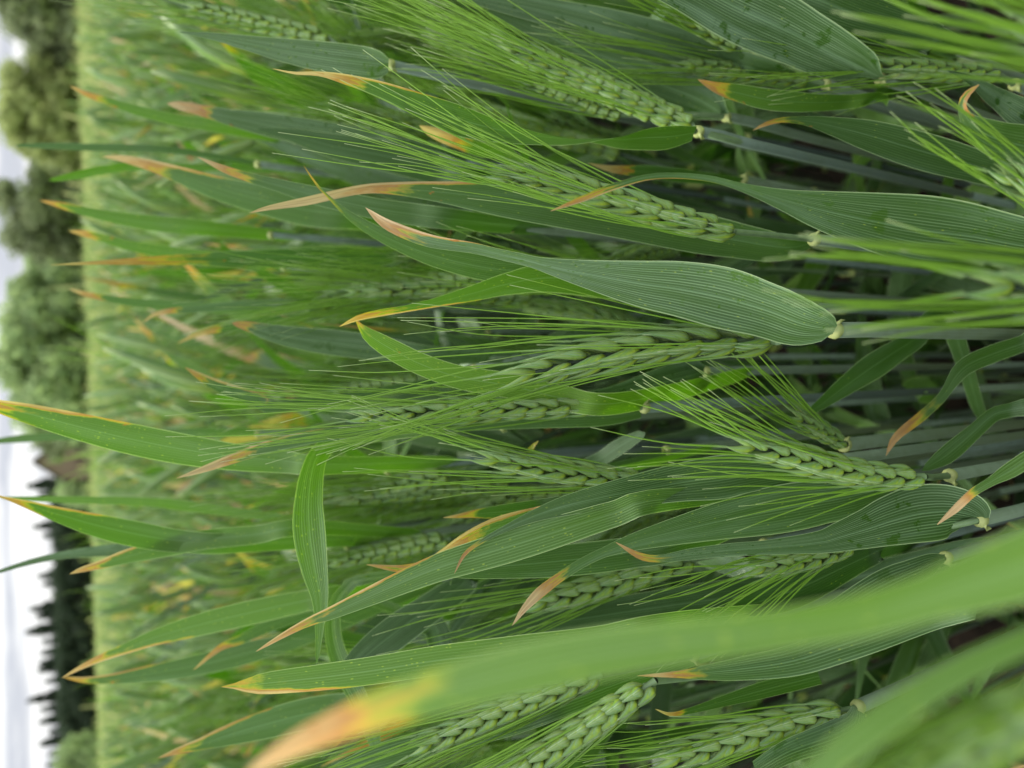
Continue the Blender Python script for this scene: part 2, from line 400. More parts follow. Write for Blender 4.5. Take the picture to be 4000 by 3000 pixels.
def ear_parts(axis, front, W, per_side, awn_len, spread, rs, full=True, awn_n=4, lean=None, awn_r=0.00028):
    """returns rachis path, list of spikelet MBs, list of awn paths. axis (n,3) base to tip"""
    A = catmull(axis, 60); T, S, B = frames(A, np.asarray(front)) ; B = -B if np.dot(B[0], front) < 0 else B
    L = np.linalg.norm(np.diff(A, axis=0), axis=1).sum()
    nodes = 2 * per_side
    spk, awns = [], []
    fl_l = L / per_side * 1.78
    for i in range(nodes):
        f = (i + 0.3) / (nodes + 0.9)
        j = int(f * 59); p, t, s, b = A[j], T[j], S[j], B[j]
        side = 1 if i % 2 else -1
        taper = 0.72 + 0.28 * math.sin(min(1, (f + 0.12) * 1.7) * PI / 2) if f < 0.5 else 1 - 0.32 * max(0, f - 0.6) / 0.4
        mb = MB()
        fan = ((0, 1.0), (0.55, 0.97), (-0.55, 0.97), (1.1, 0.80), (-1.1, 0.80)) if full else ((0, 1.0), (0.8, 0.9))
        for q, (ff, sc_) in enumerate(fan):
            ln = fl_l * taper * sc_ * rs.uniform(0.94, 1.06)
            dr = t + side * s * (0.24 if q == 0 else 0.15) * rs.uniform(0.8, 1.2) + b * ff * rs.uniform(0.14, 0.26)
            pp = p + side * s * W * (0.15 if q == 0 else 0.06) + b * ff * W * 0.13 + t * (0 if q == 0 else 0.10 * fl_l)
            out = side * s * 0.8 + b * ff
            tip = floret(mb, pp, dr, out, ln, W * (0.46 if full else 0.56) * taper, 0.8, rs.uniform(0, 1))
            if full and q > 2:      # outer glume hugging the floret
                floret(mb, pp - t * ln * 0.04 + unit(out) * W * 0.05, dr + side * s * 0.05 + b * ff * 0.08, out, ln * 0.70, W * 0.50 * taper, 0.75, rs.uniform(0, 1))
            if (q < awn_n and rs.random() < (0.95 if q == 0 else (0.55 if ff < 0 else 0.30))) if full else (q == 0 or rs.random() < 0.5):
                al = awn_len * rs.uniform(0.78, 1.05) * (0.72 + 0.35 * math.sin(PI * min(1, 0.25 + f * 0.75)))
                d0 = unit(dr + t * 0.6)
                d1 = unit(t + side * s * spread * rs.uniform(0.1, 1.0) + b * spread * rs.uniform(-0.8, 1.0) * (1 if ff == 0 else ff) + rs.normal(0, 0.035, 3))
                if lean is not None: d1 = unit(d1 + lean)
                q0 = tip; q1 = tip + d0 * al * 0.12; q2 = q1 + unit(d0 + d1 * 1.6) * al * 0.25; q3 = q2 + d1 * al * 0.35
                q4 = q3 + unit(d1 + rs.normal(0, 0.05, 3) + side * s * 0.04) * al * 0.33
                awns.append(np.array([q0, q1, q2, q3, q4]))
        spk.append(mb)
    # terminal spikelet
    mb = MB()
    for ff in (-0.7, 0.7):
        tip = floret(mb, A[-3], T[-1] + S[-1] * ff * 0.2, S[-1] * ff + B[-1] * 0.3, fl_l * 0.78, W * 0.4, 0.85, rs.uniform(0, 1))
        awns.append(np.array([tip, tip + T[-1] * awn_len * 0.4 + S[-1] * ff * 0.004, tip + unit(T[-1] + S[-1] * ff * spread * 0.3) * awn_len * 0.85]))
    spk.append(mb)
    return A, spk, awns
def awn_tube(mb, path, n=14, r=0.00028, k=5):
    P = catmull(path, n)
    t = np.linspace(0, 1, n)
    tube(mb, P, r * (1.25 - 1.0 * t ** 0.8) , k)
def build_ear(parent, axis, front, W, per_side, awn_len, spread, rs, detail=True, lean=None, awn_r=0.00028, **kw):
    A, spk, awns = ear_parts(axis, front, W, per_side, awn_len, spread, rs, lean=lean, **kw)
    rm = MB(); tube(rm, A, np.linspace(0.0011, 0.0006, len(A)), 6)
    if detail:
        ear = rm.build('ear', STEM, parent)
        for mb in spk: mb.build('spikelet', GLUME, ear)
        for p in awns:
            a = MB(); awn_tube(a, p, r=awn_r); a.build('awn', AWN, ear)
        return ear
    mats = [STEM, GLUME, AWN]; mi = [np.zeros(len(rm.F[0]))]
    for mb in spk:
        n0 = len(np.concatenate(mb.F)); rm.add(mb.data()); mi.append(np.ones(n0))
    for p in awns:
        a = MB(); awn_tube(a, p, n=7, r=awn_r, k=3); d = a.data(); rm.add(d); mi.append(np.full(len(d['F']), 2))
    return rm.build('ear', mats, parent, matidx=np.concatenate(mi))

# ------------------------------------------------------------------ setting
def sheet(name, x0, x1, y0, y1, z, mat, kind='structure', nx=2, ny=2):
    mb = MB()
    X, Y = np.meshgrid(np.linspace(x0, x1, nx), np.linspace(y0, y1, ny))
    mb.grid(np.stack([X, Y, np.full_like(X, z)], -1), (0, 0, 0))
    return tag(mb.build(name, mat), kind=kind)
tag(sheet('ground', -900, 900, -900, 900, 0.0, SOIL), 'dark brown soil under the wheat')

# ------------------------------------------------------------------ hero plants (coordinates in the 4000 x 3000 frame)
GH = 'wheat plants of the sharp front row'
def plant(label, collar, leaves=(), ear=None, group=GH, top=None, sr=1.0, seed=0, drift=(0, 0), extra=None, waypoints=()):
    """collar: (x, y, d) where the flag leaf leaves the stem; leaves: (pts, d, burn_at, bloom, yellow, side); ear: dict"""
    rs = np.random.default_rng(seed + 100)
    cp = px(collar[0], collar[1], collar[2] * DS)
    g = np.array([cp[0] + drift[0], cp[1] + drift[1], 0.0])
    root = empty('wheat_plant', g, label, 'wheat plant', group)
    inv = -g
    def place(o): o.location = Vector(inv); return o
    path = []
    if ear is not None:
        e = ear; de = e['d'] * DS
        dd = np.linspace(1.0, 0.965, len(e['pts'])) * de
        axis = np.array([px(x, y, z) for (x, y), z in zip(e['pts'], dd)])
        path.append(axis[0])
        mid = (axis[0] + cp) / 2
    path += [cp, cp * [1, 1, 0] + [0, 0, cp[2] - 0.07] + np.r_[g[:2] - cp[:2], 0] * 0.10]
    path += [np.r_[cp[:2] + (g[:2] - cp[:2]) * 0.55, cp[2] * 0.5], g]
    S = catmull(np.array(path), 44)
    rr = np.where(S[:, 2] > cp[2], 0.00105, 0.00135) * sr
    sm = MB(); tube(sm, S, rr, 8)
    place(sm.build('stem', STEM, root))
    # sheath below the collar
    z0, z1 = cp[2] - 0.001, max(cp[2] - 0.20, 0.1)
    q = np.linspace(z0, z1, 16); o_ = np.argsort(S[:, 2])
    Q = np.stack([np.interp(q, S[o_, 2], S[o_, i]) for i in range(3)], 1)
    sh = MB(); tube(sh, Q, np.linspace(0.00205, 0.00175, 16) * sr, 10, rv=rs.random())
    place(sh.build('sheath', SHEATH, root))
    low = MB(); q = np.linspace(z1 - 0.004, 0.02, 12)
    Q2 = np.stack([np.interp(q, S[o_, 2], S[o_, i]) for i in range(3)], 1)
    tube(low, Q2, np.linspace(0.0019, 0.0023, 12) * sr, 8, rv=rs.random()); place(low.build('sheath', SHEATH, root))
    # pale collar with an auricle flap
    cm = MB(); tdir = unit(Q[0] - Q[1])
    cpn = np.array([Q[0] - tdir * 0.0012, Q[0], Q[0] + tdir * 0.0012, Q[0] + tdir * 0.0020])
    tube(cm, cpn, np.array([0.0020, 0.0024, 0.0022, 0.0012]) * sr, 10)
    sdv = unit(CY * (-1 if rs.random() < 0.6 else 1) + (-FW) * 0.6)
    tube(cm, np.array([Q[0] + sdv * 0.001, Q[0] + sdv * 0.0022 - tdir * 0.0002, Q[0] + sdv * 0.0031 - tdir * 0.0014, Q[0] + sdv * 0.0034 - tdir * 0.0030]), np.array([0.0015, 0.0014, 0.0009, 0.0002]) * sr, 6, flat=.45)
    place(cm.build('collar', COLLAR, root))
    def att(p0):
        h = np.hypot(*(p0 - cp)[:2]);
        if np.linalg.norm(p0 - cp) < 0.02: return None
        z = min(p0[2], cp[2]) - 0.02 - 0.6 * h
        q = np.array([np.interp(z, S[o_, 2], S[o_, i]) for i in range(3)])
        return q
    for lf in leaves:
        pts, d, burn, bloom, yel, side = lf[:6]
        mb = MB(); hero_blade(mb, pts, d, burn, bloom, yel, side, attach=att, rv=lf[6] if len(lf) > 6 else (int(rs.integers(2, 16)) + float(np.clip(.12 + .8 * yel + rs.normal(0, .06), .05, .96))) / 17.3)
        o = place(mb.build('leaf', LEAF, root))
        if burn < len(pts) - 1: o['label'] = 'green leaf blade with a withered orange to tan tip'
    if ear is not None:
        fr = -FW * math.cos(e.get('rot', 0)) + CY * math.sin(e.get('rot', 0))
        lean = None
        if 'lean' in e: lean = CX * e['lean'][0] + CY * e['lean'][1]
        o = build_ear(root, axis, fr, e['w'] * .9 / F_PX * de, e['n'], e['awn'] / F_PX * de, e.get('spread', 0.16), rs,
                      detail=e.get('detail', True), lean=lean, awn_r=e.get('ar', 0.00031))
        place(o)
    return root
E = lambda pts, d, w, n, awn, **k: dict(pts=pts, d=d, w=w, n=n, awn=awn, **k)
# --- centre
plant('central wheat plant with the sharpest plump ear and a broad ribbed leaf over its base', (3258, 1288, .26),
  [([(3264,1283,40),(3248,1286,110),(3195,1280,170),(3120,1262,200),(3000,1215,215),(2830,1165,238),(2660,1130,215),(2500,1108,178),(2300,1072,112),(2150,1040,64),(2040,1012,36),(1960,994,30),(1850,968,40),(1700,945,50),(1600,915,50),(1500,870,38),(1428,811,5)], (.25,.25), 13.9, .85, .5, -1)],
  E([(3030,1335),(2900,1328),(2700,1338),(2500,1362),(2280,1405),(2060,1462)], .272, 108, 7, 930, spread=.17, rot=.15), seed=1, sr=1.2)
plant('wheat plant with a long pale ear over its wide flag leaf, above the central ear', (3175, 935, .30),
  [([(3170,950,45),(3060,968,105),(2800,925,150),(2400,850,150),(2000,785,135),(1700,748,75),(1500,735,42),(1380,745,34),(1200,785,32),(1050,812,18),(975,832,4)], (.315,.29), 5.6, .35, .5, -1)],
  E([(2868,905),(2740,880),(2550,825),(2350,770),(2150,715),(1985,690)], .28, 108, 9, 900, spread=.2, rot=.5, lean=(0,.16)), seed=2)
plant('wheat plant with a dark ear, its twisted leaf ending bleached white with an orange scar', (2718, 512, .32),
  [([(2712,520,70),(2620,535,95),(2520,540,75),(2430,548,18),(2340,545,-45),(2200,545,-90),(2000,520,-125),(1800,470,-145),(1650,410,-110),(1500,350,-75),(1350,308,-48),(1250,288,-22),(1150,285,-12),(1065,268,-3)], (.30,.26), 9.6, .25, .55, 1)],
  E([(2700,490),(2550,430),(2400,365),(2200,280),(2000,190)], .33, 112, 10, 900, spread=.2, rot=.75), seed=3)
plant('wheat plant at top with a small pale-tipped ear and a wide blue leaf beneath it', (2832, 455, .37),
  [([(2832,455,60),(2720,385,150),(2500,300,165),(2300,220,130),(2100,120,80),(1900,40,20)], .37, 99, .75, .3, 0)],
  E([(2430,450),(2300,410),(2180,355),(2078,322)], .36, 75, 8, 600), seed=4)
plant('wheat plant at top right with a short braided ear over a pale split sheath', (3960, 330, .35),
  [([(4060,470,120),(3900,385,70),(3790,310,30),(3700,276,4)], .33, 99, .9, .1, 0)],
  E([(3900,290),(3780,285),(3600,270),(3430,264)], .34, 88, 7, 720, spread=.2), seed=5)
plant('wheat plant at top right with the broad blue-grey streaked leaf hiding an ear', (3440, 308, .33),
  [([(3438,300,40),(3330,250,120),(3200,185,190),(3050,110,225),(2880,30,230),(2700,-60,200),(2500,-130,140),(2250,-200,20)], (.322,.28), 99, .95, .2, 0)],
  E([(2880,180),(2800,130),(2670,48)], .35, 90, 4, 500), seed=6)
plant('wheat plant with a slim ear whose long awns fan out below the broad streaked leaf', (3230, 330, .37),
  [([(3420,385,30),(3300,398,50),(3150,400,72),(3000,388,76),(2880,362,62),(2800,342,40),(2725,310,4)], .33, 4.6, .15, .7, 0)],
  E([(3160,312),(3000,290),(2850,275),(2700,262)], .37, 85, 8, 700, spread=.12), seed=7)
plant('wheat plant in the top right corner, its dark green leaf rounding into a yellow collar', (3690, 172, .34),
  [([(3688,172,40),(3640,150,100),(3500,105,150),(3350,60,165),(3200,0,175),(3000,-80,170),(2800,-170,100)], .32, 99, .6, .2, 0)], seed=8)
plant('wheat plant at right edge with the widest smooth blade tapering to a thin orange-edged curl', (4420, 1010, .25),
  [([(4420,1010,100),(4200,985,190),(4000,962,208),(3800,925,245),(3600,898,262),(3400,862,215),(3200,818,142),(3060,780,80),(2900,732,32),(2750,694,22),(2560,688,22),(2400,728,26),(2280,775,24),(2150,825,4)], (.25,.225), 11.2, .7, .35, 1)], seed=9)
plant('blurred wheat plant at the right edge, awns running below the wide smooth blade', (4900, 1170, .18), [],
  E([(4760,1150),(4400,1135),(4100,1128),(3930,1120)], .165, 170, 5, 950, spread=.09, detail=False, ar=.0006), seed=10)
plant('out-of-focus wheat plant in the top right corner showing only blurred yellow-green awns', (5100, 380, .18), [],
  E([(4700,330),(4450,270),(4250,205),(4080,140)], .16, 180, 5, 900, spread=.13, detail=False, ar=.0006), seed=11)
plant('wheat plant at right edge with a hooked leaf tip and a slanting bundle of awns', (4330, 980, .21),
  [([(4350,720,160),(4150,610,160),(4000,570,150),(3900,545,130),(3820,505,95),(3775,460,45),(3758,415,28),(3775,370,26),(3825,330,5)], .23, 6.5, .35, .5, 0)],
  E([(4320,960),(4180,850),(4060,765),(3965,705)], .21, 110, 4, 560, spread=.05, detail=False, ar=.0004), seed=12)
plant('wheat plant behind the broad ribbed leaf, its spotted leaf twisting into a brown tip', (3050, 1190, .36),
  [([(2700,1150,110),(2400,1110,120),(2150,1085,115),(1980,1110,85),(1850,1145,62),(1700,1182,36),(1580,1207,26),(1490,1222,28),(1400,1242,22),(1325,1276,3)], (.33,.27), 6.6, .2, .75, 1)],
  E([(2620,1150),(2450,1120),(2300,1105),(2168,1092)], .345, 82, 6, 600, spread=.12), seed=13)
plant('wheat plant behind the upper pale ear, its blue-green leaf arching to a thin orange point', (2900, 1130, .40),
  [([(2600,1095,100),(2300,1070,115),(2100,1062,112),(1900,1045,105),(1700,1000,85),(1550,945,62),(1450,895,48),(1360,838,30),(1290,775,12),(1240,725,9),(1187,648,3)], (.34,.28), 8.3, .55, .55, 0)], seed=14)
plant('wheat plant behind the central ear with a short bright leaf pinched to an orange point', (2750, 1452, .36),
  [([(2450,1570,80),(2200,1555,100),(2000,1508,100),(1800,1475,92),(1650,1425,86),(1540,1370,80),(1460,1322,62),(1420,1290,38),(1403,1266,14),(1385,1243,3)], (.30,.28), 7.4, .05, 1.0, 0),
   ([(2750,1452,60),(2690,1470,135),(2560,1500,110),(2400,1535,60),(2250,1550,20)], .345, 99, .75, .1, 0)], seed=15)
plant('wheat plant with the slender ear directly below the central one and a long tan-tipped leaf', (2512, 1592, .31),
  [([(2505,1612,50),(2350,1625,80),(2100,1632,82),(1800,1652,64),(1500,1680,46),(1250,1702,50),(1050,1745,48),(900,1795,38),(790,1835,24),(690,1868,3)], (.32,.30), 6.6, .35, .5, -1)],
  E([(2325,1582),(2150,1588),(1900,1600),(1650,1610),(1430,1622)], .30, 90, 10, 760, spread=.15), seed=16)
plant('wheat plant with an ear half hidden behind the smooth dark leaf below centre', (2760, 1905, .35), [],
  E([(2560,1885),(2400,1870),(2200,1845),(2050,1818),(1930,1795)], .29, 92, 7, 620, spread=.17), seed=17)
plant('wheat plant with the crisp zigzag ear right of the smooth dark leaf, awns splayed wide', (3705, 1858, .28),
  [([(3480,1905,90),(3300,1945,150),(3150,1970,180),(3000,1997,180),(2800,2038,140),(2600,2085,95),(2450,2125,60),(2330,2170,34),(2230,2225,32),(2120,2305,42),(2050,2375,26),(2000,2445,3)], (.28,.255), 8.3, .5, .4, 0)],
  E([(3612,1862),(3480,1862),(3300,1835),(3120,1790),(2925,1745)], .25, 112, 8, 620, spread=.38, lean=(0,.05)), seed=18)
plant('wheat plant with a dark leaf slanting up to the awns and a broad pale sheath', (3290, 1738, .33),
  [([(3700,1250,60),(3560,1335,75),(3420,1425,98),(3300,1510,72),(3220,1570,45),(3160,1612,24)], (.36,.32), 99, .3, .2, 0)],
  E([(3300,1735),(3220,1690),(3130,1640)], .31, 80, 4, 560, lean=(0,.2), spread=.1), seed=19, sr=1.3)
plant('wheat plant at lower right with the wet ribbed leaf narrowing into a twisted orange tip', (3832, 2030, .26),
  [([(3832,2030,70),(3800,2015,150),(3720,1998,205),(3600,2005,220),(3480,2035,190),(3400,2062,155),(3280,2098,112),(3200,2118,85),(3000,2138,56),(2850,2148,50),(2700,2165,44),(2580,2182,28),(2500,2172,26),(2405,2118,3)], (.26,.24), 11.2, .9, .2, 0)],
  E([(3330,2130),(3230,2165),(3110,2192),(2980,2215)], .28, 85, 5, 600, spread=.25, lean=(0,-.25)), seed=20)
plant('wheat plant below centre whose longest leaf points down-left to a thin tan tip', (3000, 1945, .33),
  [([(2600,1950,70),(2400,2005,105),(2200,2068,120),(2000,2130,125),(1850,2175,118),(1700,2222,105),(1500,2305,80),(1300,2392,50),(1200,2432,32),(1100,2485,20),(1000,2545,5)], (.265,.25), 8.0, .45, .6, -1),
   ([(2700,2110,110),(2450,2160,120),(2200,2190,120),(2000,2208,100),(1800,2222,70),(1650,2215,40),(1560,2222,28),(1430,2205,3)], .30, 5.2, .35, .4, 0)], seed=21)
plant('wheat plant with the smooth dark leaf under the half hidden ear, ending in a curl', (3250, 1800, .29),
  [([(3200,1815,60),(3080,1830,100),(2960,1842,135),(2820,1862,170),(2650,1885,148),(2500,1912,125),(2350,1942,100),(2200,1978,75),(2080,2018,45),(1980,2062,26),(1880,2115,18),(1815,2165,14),(1775,2240,3)], (.275,.255), 10.2, .55, .35, 0)], seed=22)
plant('wheat plant at right edge with a thin orange-tipped leaf crossing the wet ribbed leaf', (4200, 1850, .23),
  [([(4200,1690,50),(4060,1765,60),(3950,1835,58),(3870,1882,34),(3800,1925,30),(3730,1990,26),(3660,2050,3)], (.235,.235), 4.0, .4, .5, 0)], seed=23)
plant('wheat plant deep at right with two leaves crossing, one with a rust brown tip', (4150, 1500, .38),
  [([(4100,1300,60),(4000,1340,65),(3870,1385,70),(3760,1440,62),(3680,1550,28),(3600,1625,38),(3500,1708,28),(3460,1782,3)], .32, 4.8, .35, .3, 0),
   ([(4080,1570,70),(3950,1600,60),(3880,1620,25),(3800,1690,60),(3700,1775,66),(3640,1815,40),(3600,1840,10)], .31, 99, .4, .3, 0)], seed=24)
plant('wheat plant at bottom right with a shadowed ear, a yellow collar and a grey stem', (3352, 2762, .27),
  [([(3200,2640,60),(3000,2690,60),(2850,2732,42),(2700,2775,22),(2620,2790,14),(2560,2770,3)], .29, 3.4, .3, .4, 0),
   ([(3352,2775,60),(3330,2830,90),(3230,2880,95),(3080,2935,80),(2950,3010,60)], .265, 99, .7, .2, 0)],
  E([(3335,2768),(3200,2795),(3000,2845),(2800,2905),(2640,2950)], .27, 120, 7, 560, spread=.2), seed=25)
plant('wheat plant at the bottom with an open loose ear whose awns sweep down-left', (3000, 2600, .29),
  [([(3800,2360,80),(3650,2400,100),(3500,2450,118),(3300,2515,125),(3100,2580,112),(2900,2612,85),(2750,2628,52),(2660,2634,28),(2490,2640,3)], (.25,.235), 6.6, .6, .4, 0)],
  E([(2560,2660),(2450,2735),(2300,2835),(2150,2930),(2020,3010)], .245, 118, 7, 900, spread=.16), seed=26)
plant('wheat plant at bottom left with a long ear pointing down-left under the blurred leaf', (2700, 2560, .30),
  [([(2250,2730,90),(2050,2800,100),(1880,2850,100),(1700,2895,100),(1500,2950,92),(1350,3005,70),(1200,3080,40)], .275, 99, .6, .5, 0)],
  E([(2350,2635),(2200,2690),(2000,2765),(1830,2835),(1670,2902)], .255, 105, 8, 760, spread=.13), seed=27)
plant('wheat plant at lower left with a yellow-spotted ribbed leaf ending in a pale triangular tip', (2900, 2440, .30),
  [([(2600,2440,90),(2350,2490,92),(2100,2525,104),(1900,2556,112),(1700,2580,108),(1500,2612,104),(1300,2640,98),(1100,2662,86),(1010,2672,72),(955,2678,44),(910,2680,18),(865,2683,3)], (.255,.24), 8.7, .35, .85, 1)], seed=28)
plant('wheat plant with a shaded ear below the two long crossing leaves, mostly behind the awns', (2980, 2125, .36), [],
  E([(2720,2185),(2550,2225),(2350,2290),(2120,2350)], .33, 100, 7, 650, spread=.15), seed=61)
plant('huge out-of-focus leaf blade crossing the lower right, belonging to the wheat plant nearest the lens', (4500, 2020, .10),
  [([(4450,2030,215),(4200,2130,258),(4000,2205,258),(3700,2305,202),(3500,2365,141),(3330,2410,103),(3150,2440,129),(2900,2480,159),(2600,2515,172),(2300,2560,180),(2000,2625,180),(1750,2690,163),(1550,2745,146),(1350,2820,120),(1150,2910,86),(950,3030,25)], (.078,.092), 11.7, .45, 1.0, 0, .0549)],
  seed=29, drift=(-.02, -.12))
plant('wheat plant filling the bottom right corner, its ear and leaf dissolved in blur', (4700, 2350, .10),
  [([(4400,2390,50),(4150,2450,80),(3900,2550,95),(3700,2650,105),(3450,2810,115),(3250,2970,110),(3050,3150,70)], .080, 99, .5, .8, 0, .0549)],
  E([(4400,2600),(4180,2700),(3930,2830),(3680,2980)], .085, 260, 5, 900, detail=False, spread=.1), seed=30, drift=(-.02, -.12))
plant('wheat plant behind the huge blurred leaf with a wavy-edged dark blade at lower right', (3690, 2180, .29),
  [([(3690,2180,40),(3620,2210,80),(3500,2260,105),(3400,2310,100),(3250,2400,85),(3120,2450,60),(2950,2480,20)], .27, 99, .7, .2, 0),
   ([(3200,2290,100),(2950,2320,130),(2650,2360,130),(2350,2405,112),(2050,2450,70),(1850,2475,30),(1700,2480,5)], .34, 99, .6, .1, 0)], seed=31)
plant('wheat plant with deep green blades in the shade beneath the wet ribbed leaf', (3500, 2140, .34),
  [([(3470,2140,30),(3400,2170,60),(3300,2215,95),(3150,2285,130),(3000,2340,125),(2850,2380,60)], .31, 99, .2, .1, 0)], seed=32)
plant('wheat plant behind the two crossing leaves, showing two tan leaf tips', (2550, 1970, .36),
  [([(2250,2000,80),(2080,2030,90),(1940,2062,80),(1830,2105,58),(1750,2150,38),(1690,2185,22),(1640,2212,4)], .29, 2.6, .2, .7, -1),
   ([(2300,1960,60),(2100,1985,66),(1950,2000,52),(1850,2008,30),(1790,2016,16),(1730,2022,3)], .31, 2.8, .2, .4, 0)], seed=33)
plant('wheat plant left of centre with the pale leaf folded over and hanging straight down', (1950, 1660, .38),
  [([(1750,1660,30),(1500,1690,40),(1330,1715,30),(1262,1752,45),(1225,1820,80),(1205,1950,110),(1208,2080,122),(1228,2220,100),(1250,2340,62),(1248,2450,34),(1242,2540,18),(1235,2600,4)], (.34,.265), 99, .7, .85, 0)], seed=34)
plant('wheat plant behind the long crossing leaves with several pale blue-grey drooping leaves', (1900, 2230, .42),
  [([(1500,2250,30),(1350,2300,34),(1300,2400,55),(1305,2510,66),(1340,2610,72),(1400,2730,70),(1450,2850,62),(1480,2960,20)], .35, 99, 1.0, .6, 0),
   ([(1880,2230,50),(1800,2290,90),(1700,2360,112),(1550,2465,130),(1420,2570,112),(1320,2660,50)], .35, 99, .6, .1, 0),
   ([(1660,2400,40),(1700,2450,90),(1720,2520,90),(1730,2600,40)], .38, 99, 1.0, .1, 0)], seed=35)
plant('wheat plant at left with the tall bright leaf rising across the horizon into the sky', (1500, 1830, .40),
  [([(1300,1815,60),(1100,1800,85),(900,1782,108),(700,1752,120),(500,1712,118),(300,1664,102),(120,1618,78),(0,1588,52),(-120,1555,15)], (.34,.29), 6.6, .35, .8, -1)], seed=36)
plant('wheat plant at left whose green leaf narrows to a point against the sky', (1350, 2130, .42),
  [([(950,2120,70),(700,2112,90),(520,2084,98),(370,2050,84),(230,2010,58),(110,1972,30),(20,1945,10),(-60,1925,3)], (.37,.32), 5.0, .3, .7, -1),
   ([(1200,2060,60),(1000,2088,72),(800,2108,76),(650,2138,72),(500,2172,54),(400,2203,34),(320,2225,20),(272,2242,3)], .37, 5.2, .2, .8, -1)], seed=37)
plant('wheat plant at left with a thin bluish leaf curving into the white sky', (1150, 2110, .46),
  [([(900,2130,60),(700,2138,62),(550,2142,54),(400,2152,44),(250,2168,30),(120,2195,22),(0,2232,14),(-80,2260,3)], .43, 99, .7, .3, 0),
   ([(800,1985,40),(600,1962,34),(400,1955,30),(200,1950,24),(0,1945,10)], .47, 99, .2, .8, 0)], seed=38)
plant('wheat plant at lower left with a long yellow-edged leaf reaching before the firs', (1500, 2300, .44),
  [([(1350,2320,70),(1200,2345,84),(1000,2388,92),(800,2435,86),(620,2485,62),(500,2530,42),(400,2568,28),(320,2605,18),(242,2648,3)], .39, 5.6, .2, .85, 1),
   ([(1200,2480,60),(1000,2540,82),(850,2580,82),(700,2612,72),(550,2636,56),(430,2652,36),(330,2656,22),(245,2645,4)], .44, 5.6, .4, .5, -1)], seed=39)
plant('wheat plant at bottom left with a wide shaded leaf ending in a burnt orange tip', (1750, 2700, .42),
  [([(1500,2735,90),(1300,2770,112),(1150,2800,115),(1000,2840,98),(880,2875,72),(780,2908,42),(700,2932,26),(615,2962,3)], .38, 5.2, .3, .6, -1),
   ([(1400,2330,40),(1200,2388,50),(1050,2445,48),(940,2498,36),(860,2530,24),(755,2618,3)], .42, 3.4, .3, .6, 0)], seed=40)
plant('wheat plant whose narrow leaf reaches the left picture edge just below the round tree', (1000, 1692, .57),
  [([(800,1690,40),(600,1695,36),(400,1702,34),(200,1706,32),(80,1714,30),(0,1722,22),(-100,1738,4)], .55, 99, .4, .6, 0)], seed=41)
plant('wheat plant at upper left with a pale blue leaf fading to a tan tip', (1800, 610, .46),
  [([(1600,590,80),(1450,555,98),(1250,525,104),(1050,488,90),(900,458,62),(780,430,42),(700,412,32),(652,404,8)], .44, 4.7, .8, .3, 0),
   ([(1900,700,90),(1700,655,120),(1500,608,115),(1300,570,92),(1150,530,52),(1000,505,10)], .40, 99, .3, .2, 0)],
  E([(1290,150),(1150,120),(950,75),(770,38)], .42, 80, 9, 560, detail=False), seed=42)
plant('wheat plant at the top with a smooth pale leaf starting at a pale collar', (1520, 252, .36),
  [([(1518,255,60),(1480,250,105),(1400,240,115),(1250,220,108),(1100,195,84),(950,165,52),(830,142,26),(700,125,4)], .345, 99, 1.0, .6, 0)], seed=43)
plant('wheat plant with a tan-tipped leaf running just above the twisted bleached leaf awns', (1980, 880, .37),
  [([(1800,860,80),(1600,835,84),(1450,812,80),(1250,768,70),(1100,728,50),(980,695,36),(880,662,28),(770,612,3)], .345, 5.0, .5, .4, 0),
   ([(2000,620,60),(1880,585,55),(1800,558,52),(1720,528,48),(1670,508,30),(1638,490,4)], .37, 1.7, .1, .9, 0)], seed=44)
plant('wheat plant at the top with a broad pale ribbed leaf reaching off the upper edge', (3050, 300, .40),
  [([(3000,285,60),(2850,245,115),(2650,190,150),(2400,115,135),(2200,60,100),(2000,15,80),(1800,-30,50),(1650,-70,5)], .36, 99, .8, .2, 0)], seed=45)
plant('wheat plant at right with a dark leaf arching from an orange threadlike tip', (4300, 800, .34),
  [([(4150,750,60),(4000,700,90),(3800,645,125),(3600,590,135),(3400,530,112),(3250,492,66),(3150,472,34),(3060,468,20),(2990,485,16),(2940,510,3)], .315, 6.8, .4, .2, 0)], seed=46)
plant('wheat plant in the upper shade with a small tan-tipped leaf among grey stems', (2900, 700, .42),
  [([(2700,690,50),(2550,672,50),(2450,665,36),(2380,658,24),(2300,638,3)], .40, 2.2, .3, .3, 0)], seed=47)
plant('wheat plant at left with a wide pale leaf ending in a blunt cream tip', (1900, 1400, .41),
  [([(1700,1385,60),(1500,1362,95),(1300,1338,100),(1150,1318,84),(1040,1295,62),(970,1275,40),(925,1266,22),(905,1262,8)], .39, 5.0, .9, .2, 0),
   ([(1150,1580,30),(1020,1560,48),(920,1532,50),(840,1502,42),(780,1470,26),(722,1434,3)], .40, 3.4, .7, .4, -1)],
  E([(1700,1492),(1600,1498),(1450,1512),(1330,1530)], .46, 70, 8, 500, detail=False), seed=48)
plant('wheat plant at left with a bent thin cream leaf tip', (1400, 1190, .50),
  [([(1200,1180,40),(1050,1190,44),(900,1195,36),(760,1208,26),(660,1215,20),(600,1230,14),(555,1262,3)], .47, 3.6, .6, .4, 0),
   ([(1150,1240,40),(1020,1262,40),(900,1278,32),(800,1295,26),(690,1342,3)], .5, 2.4, .5, .5, 0)], seed=49)
plant('wheat plant with a plump out-of-focus ear above the short curled bright leaf', (2100, 1110, .48), [],
  E([(1870,1105),(1730,1108),(1560,1118),(1395,1138)], .42, 92, 8, 700, detail=False, spread=.2), seed=50)
plant('wheat plant with a dim yellow-green ear left of the low centre', (2000, 1800, .46), [],
  E([(1760,1850),(1600,1885),(1420,1920),(1262,1945)], .43, 85, 8, 560, detail=False), seed=51)
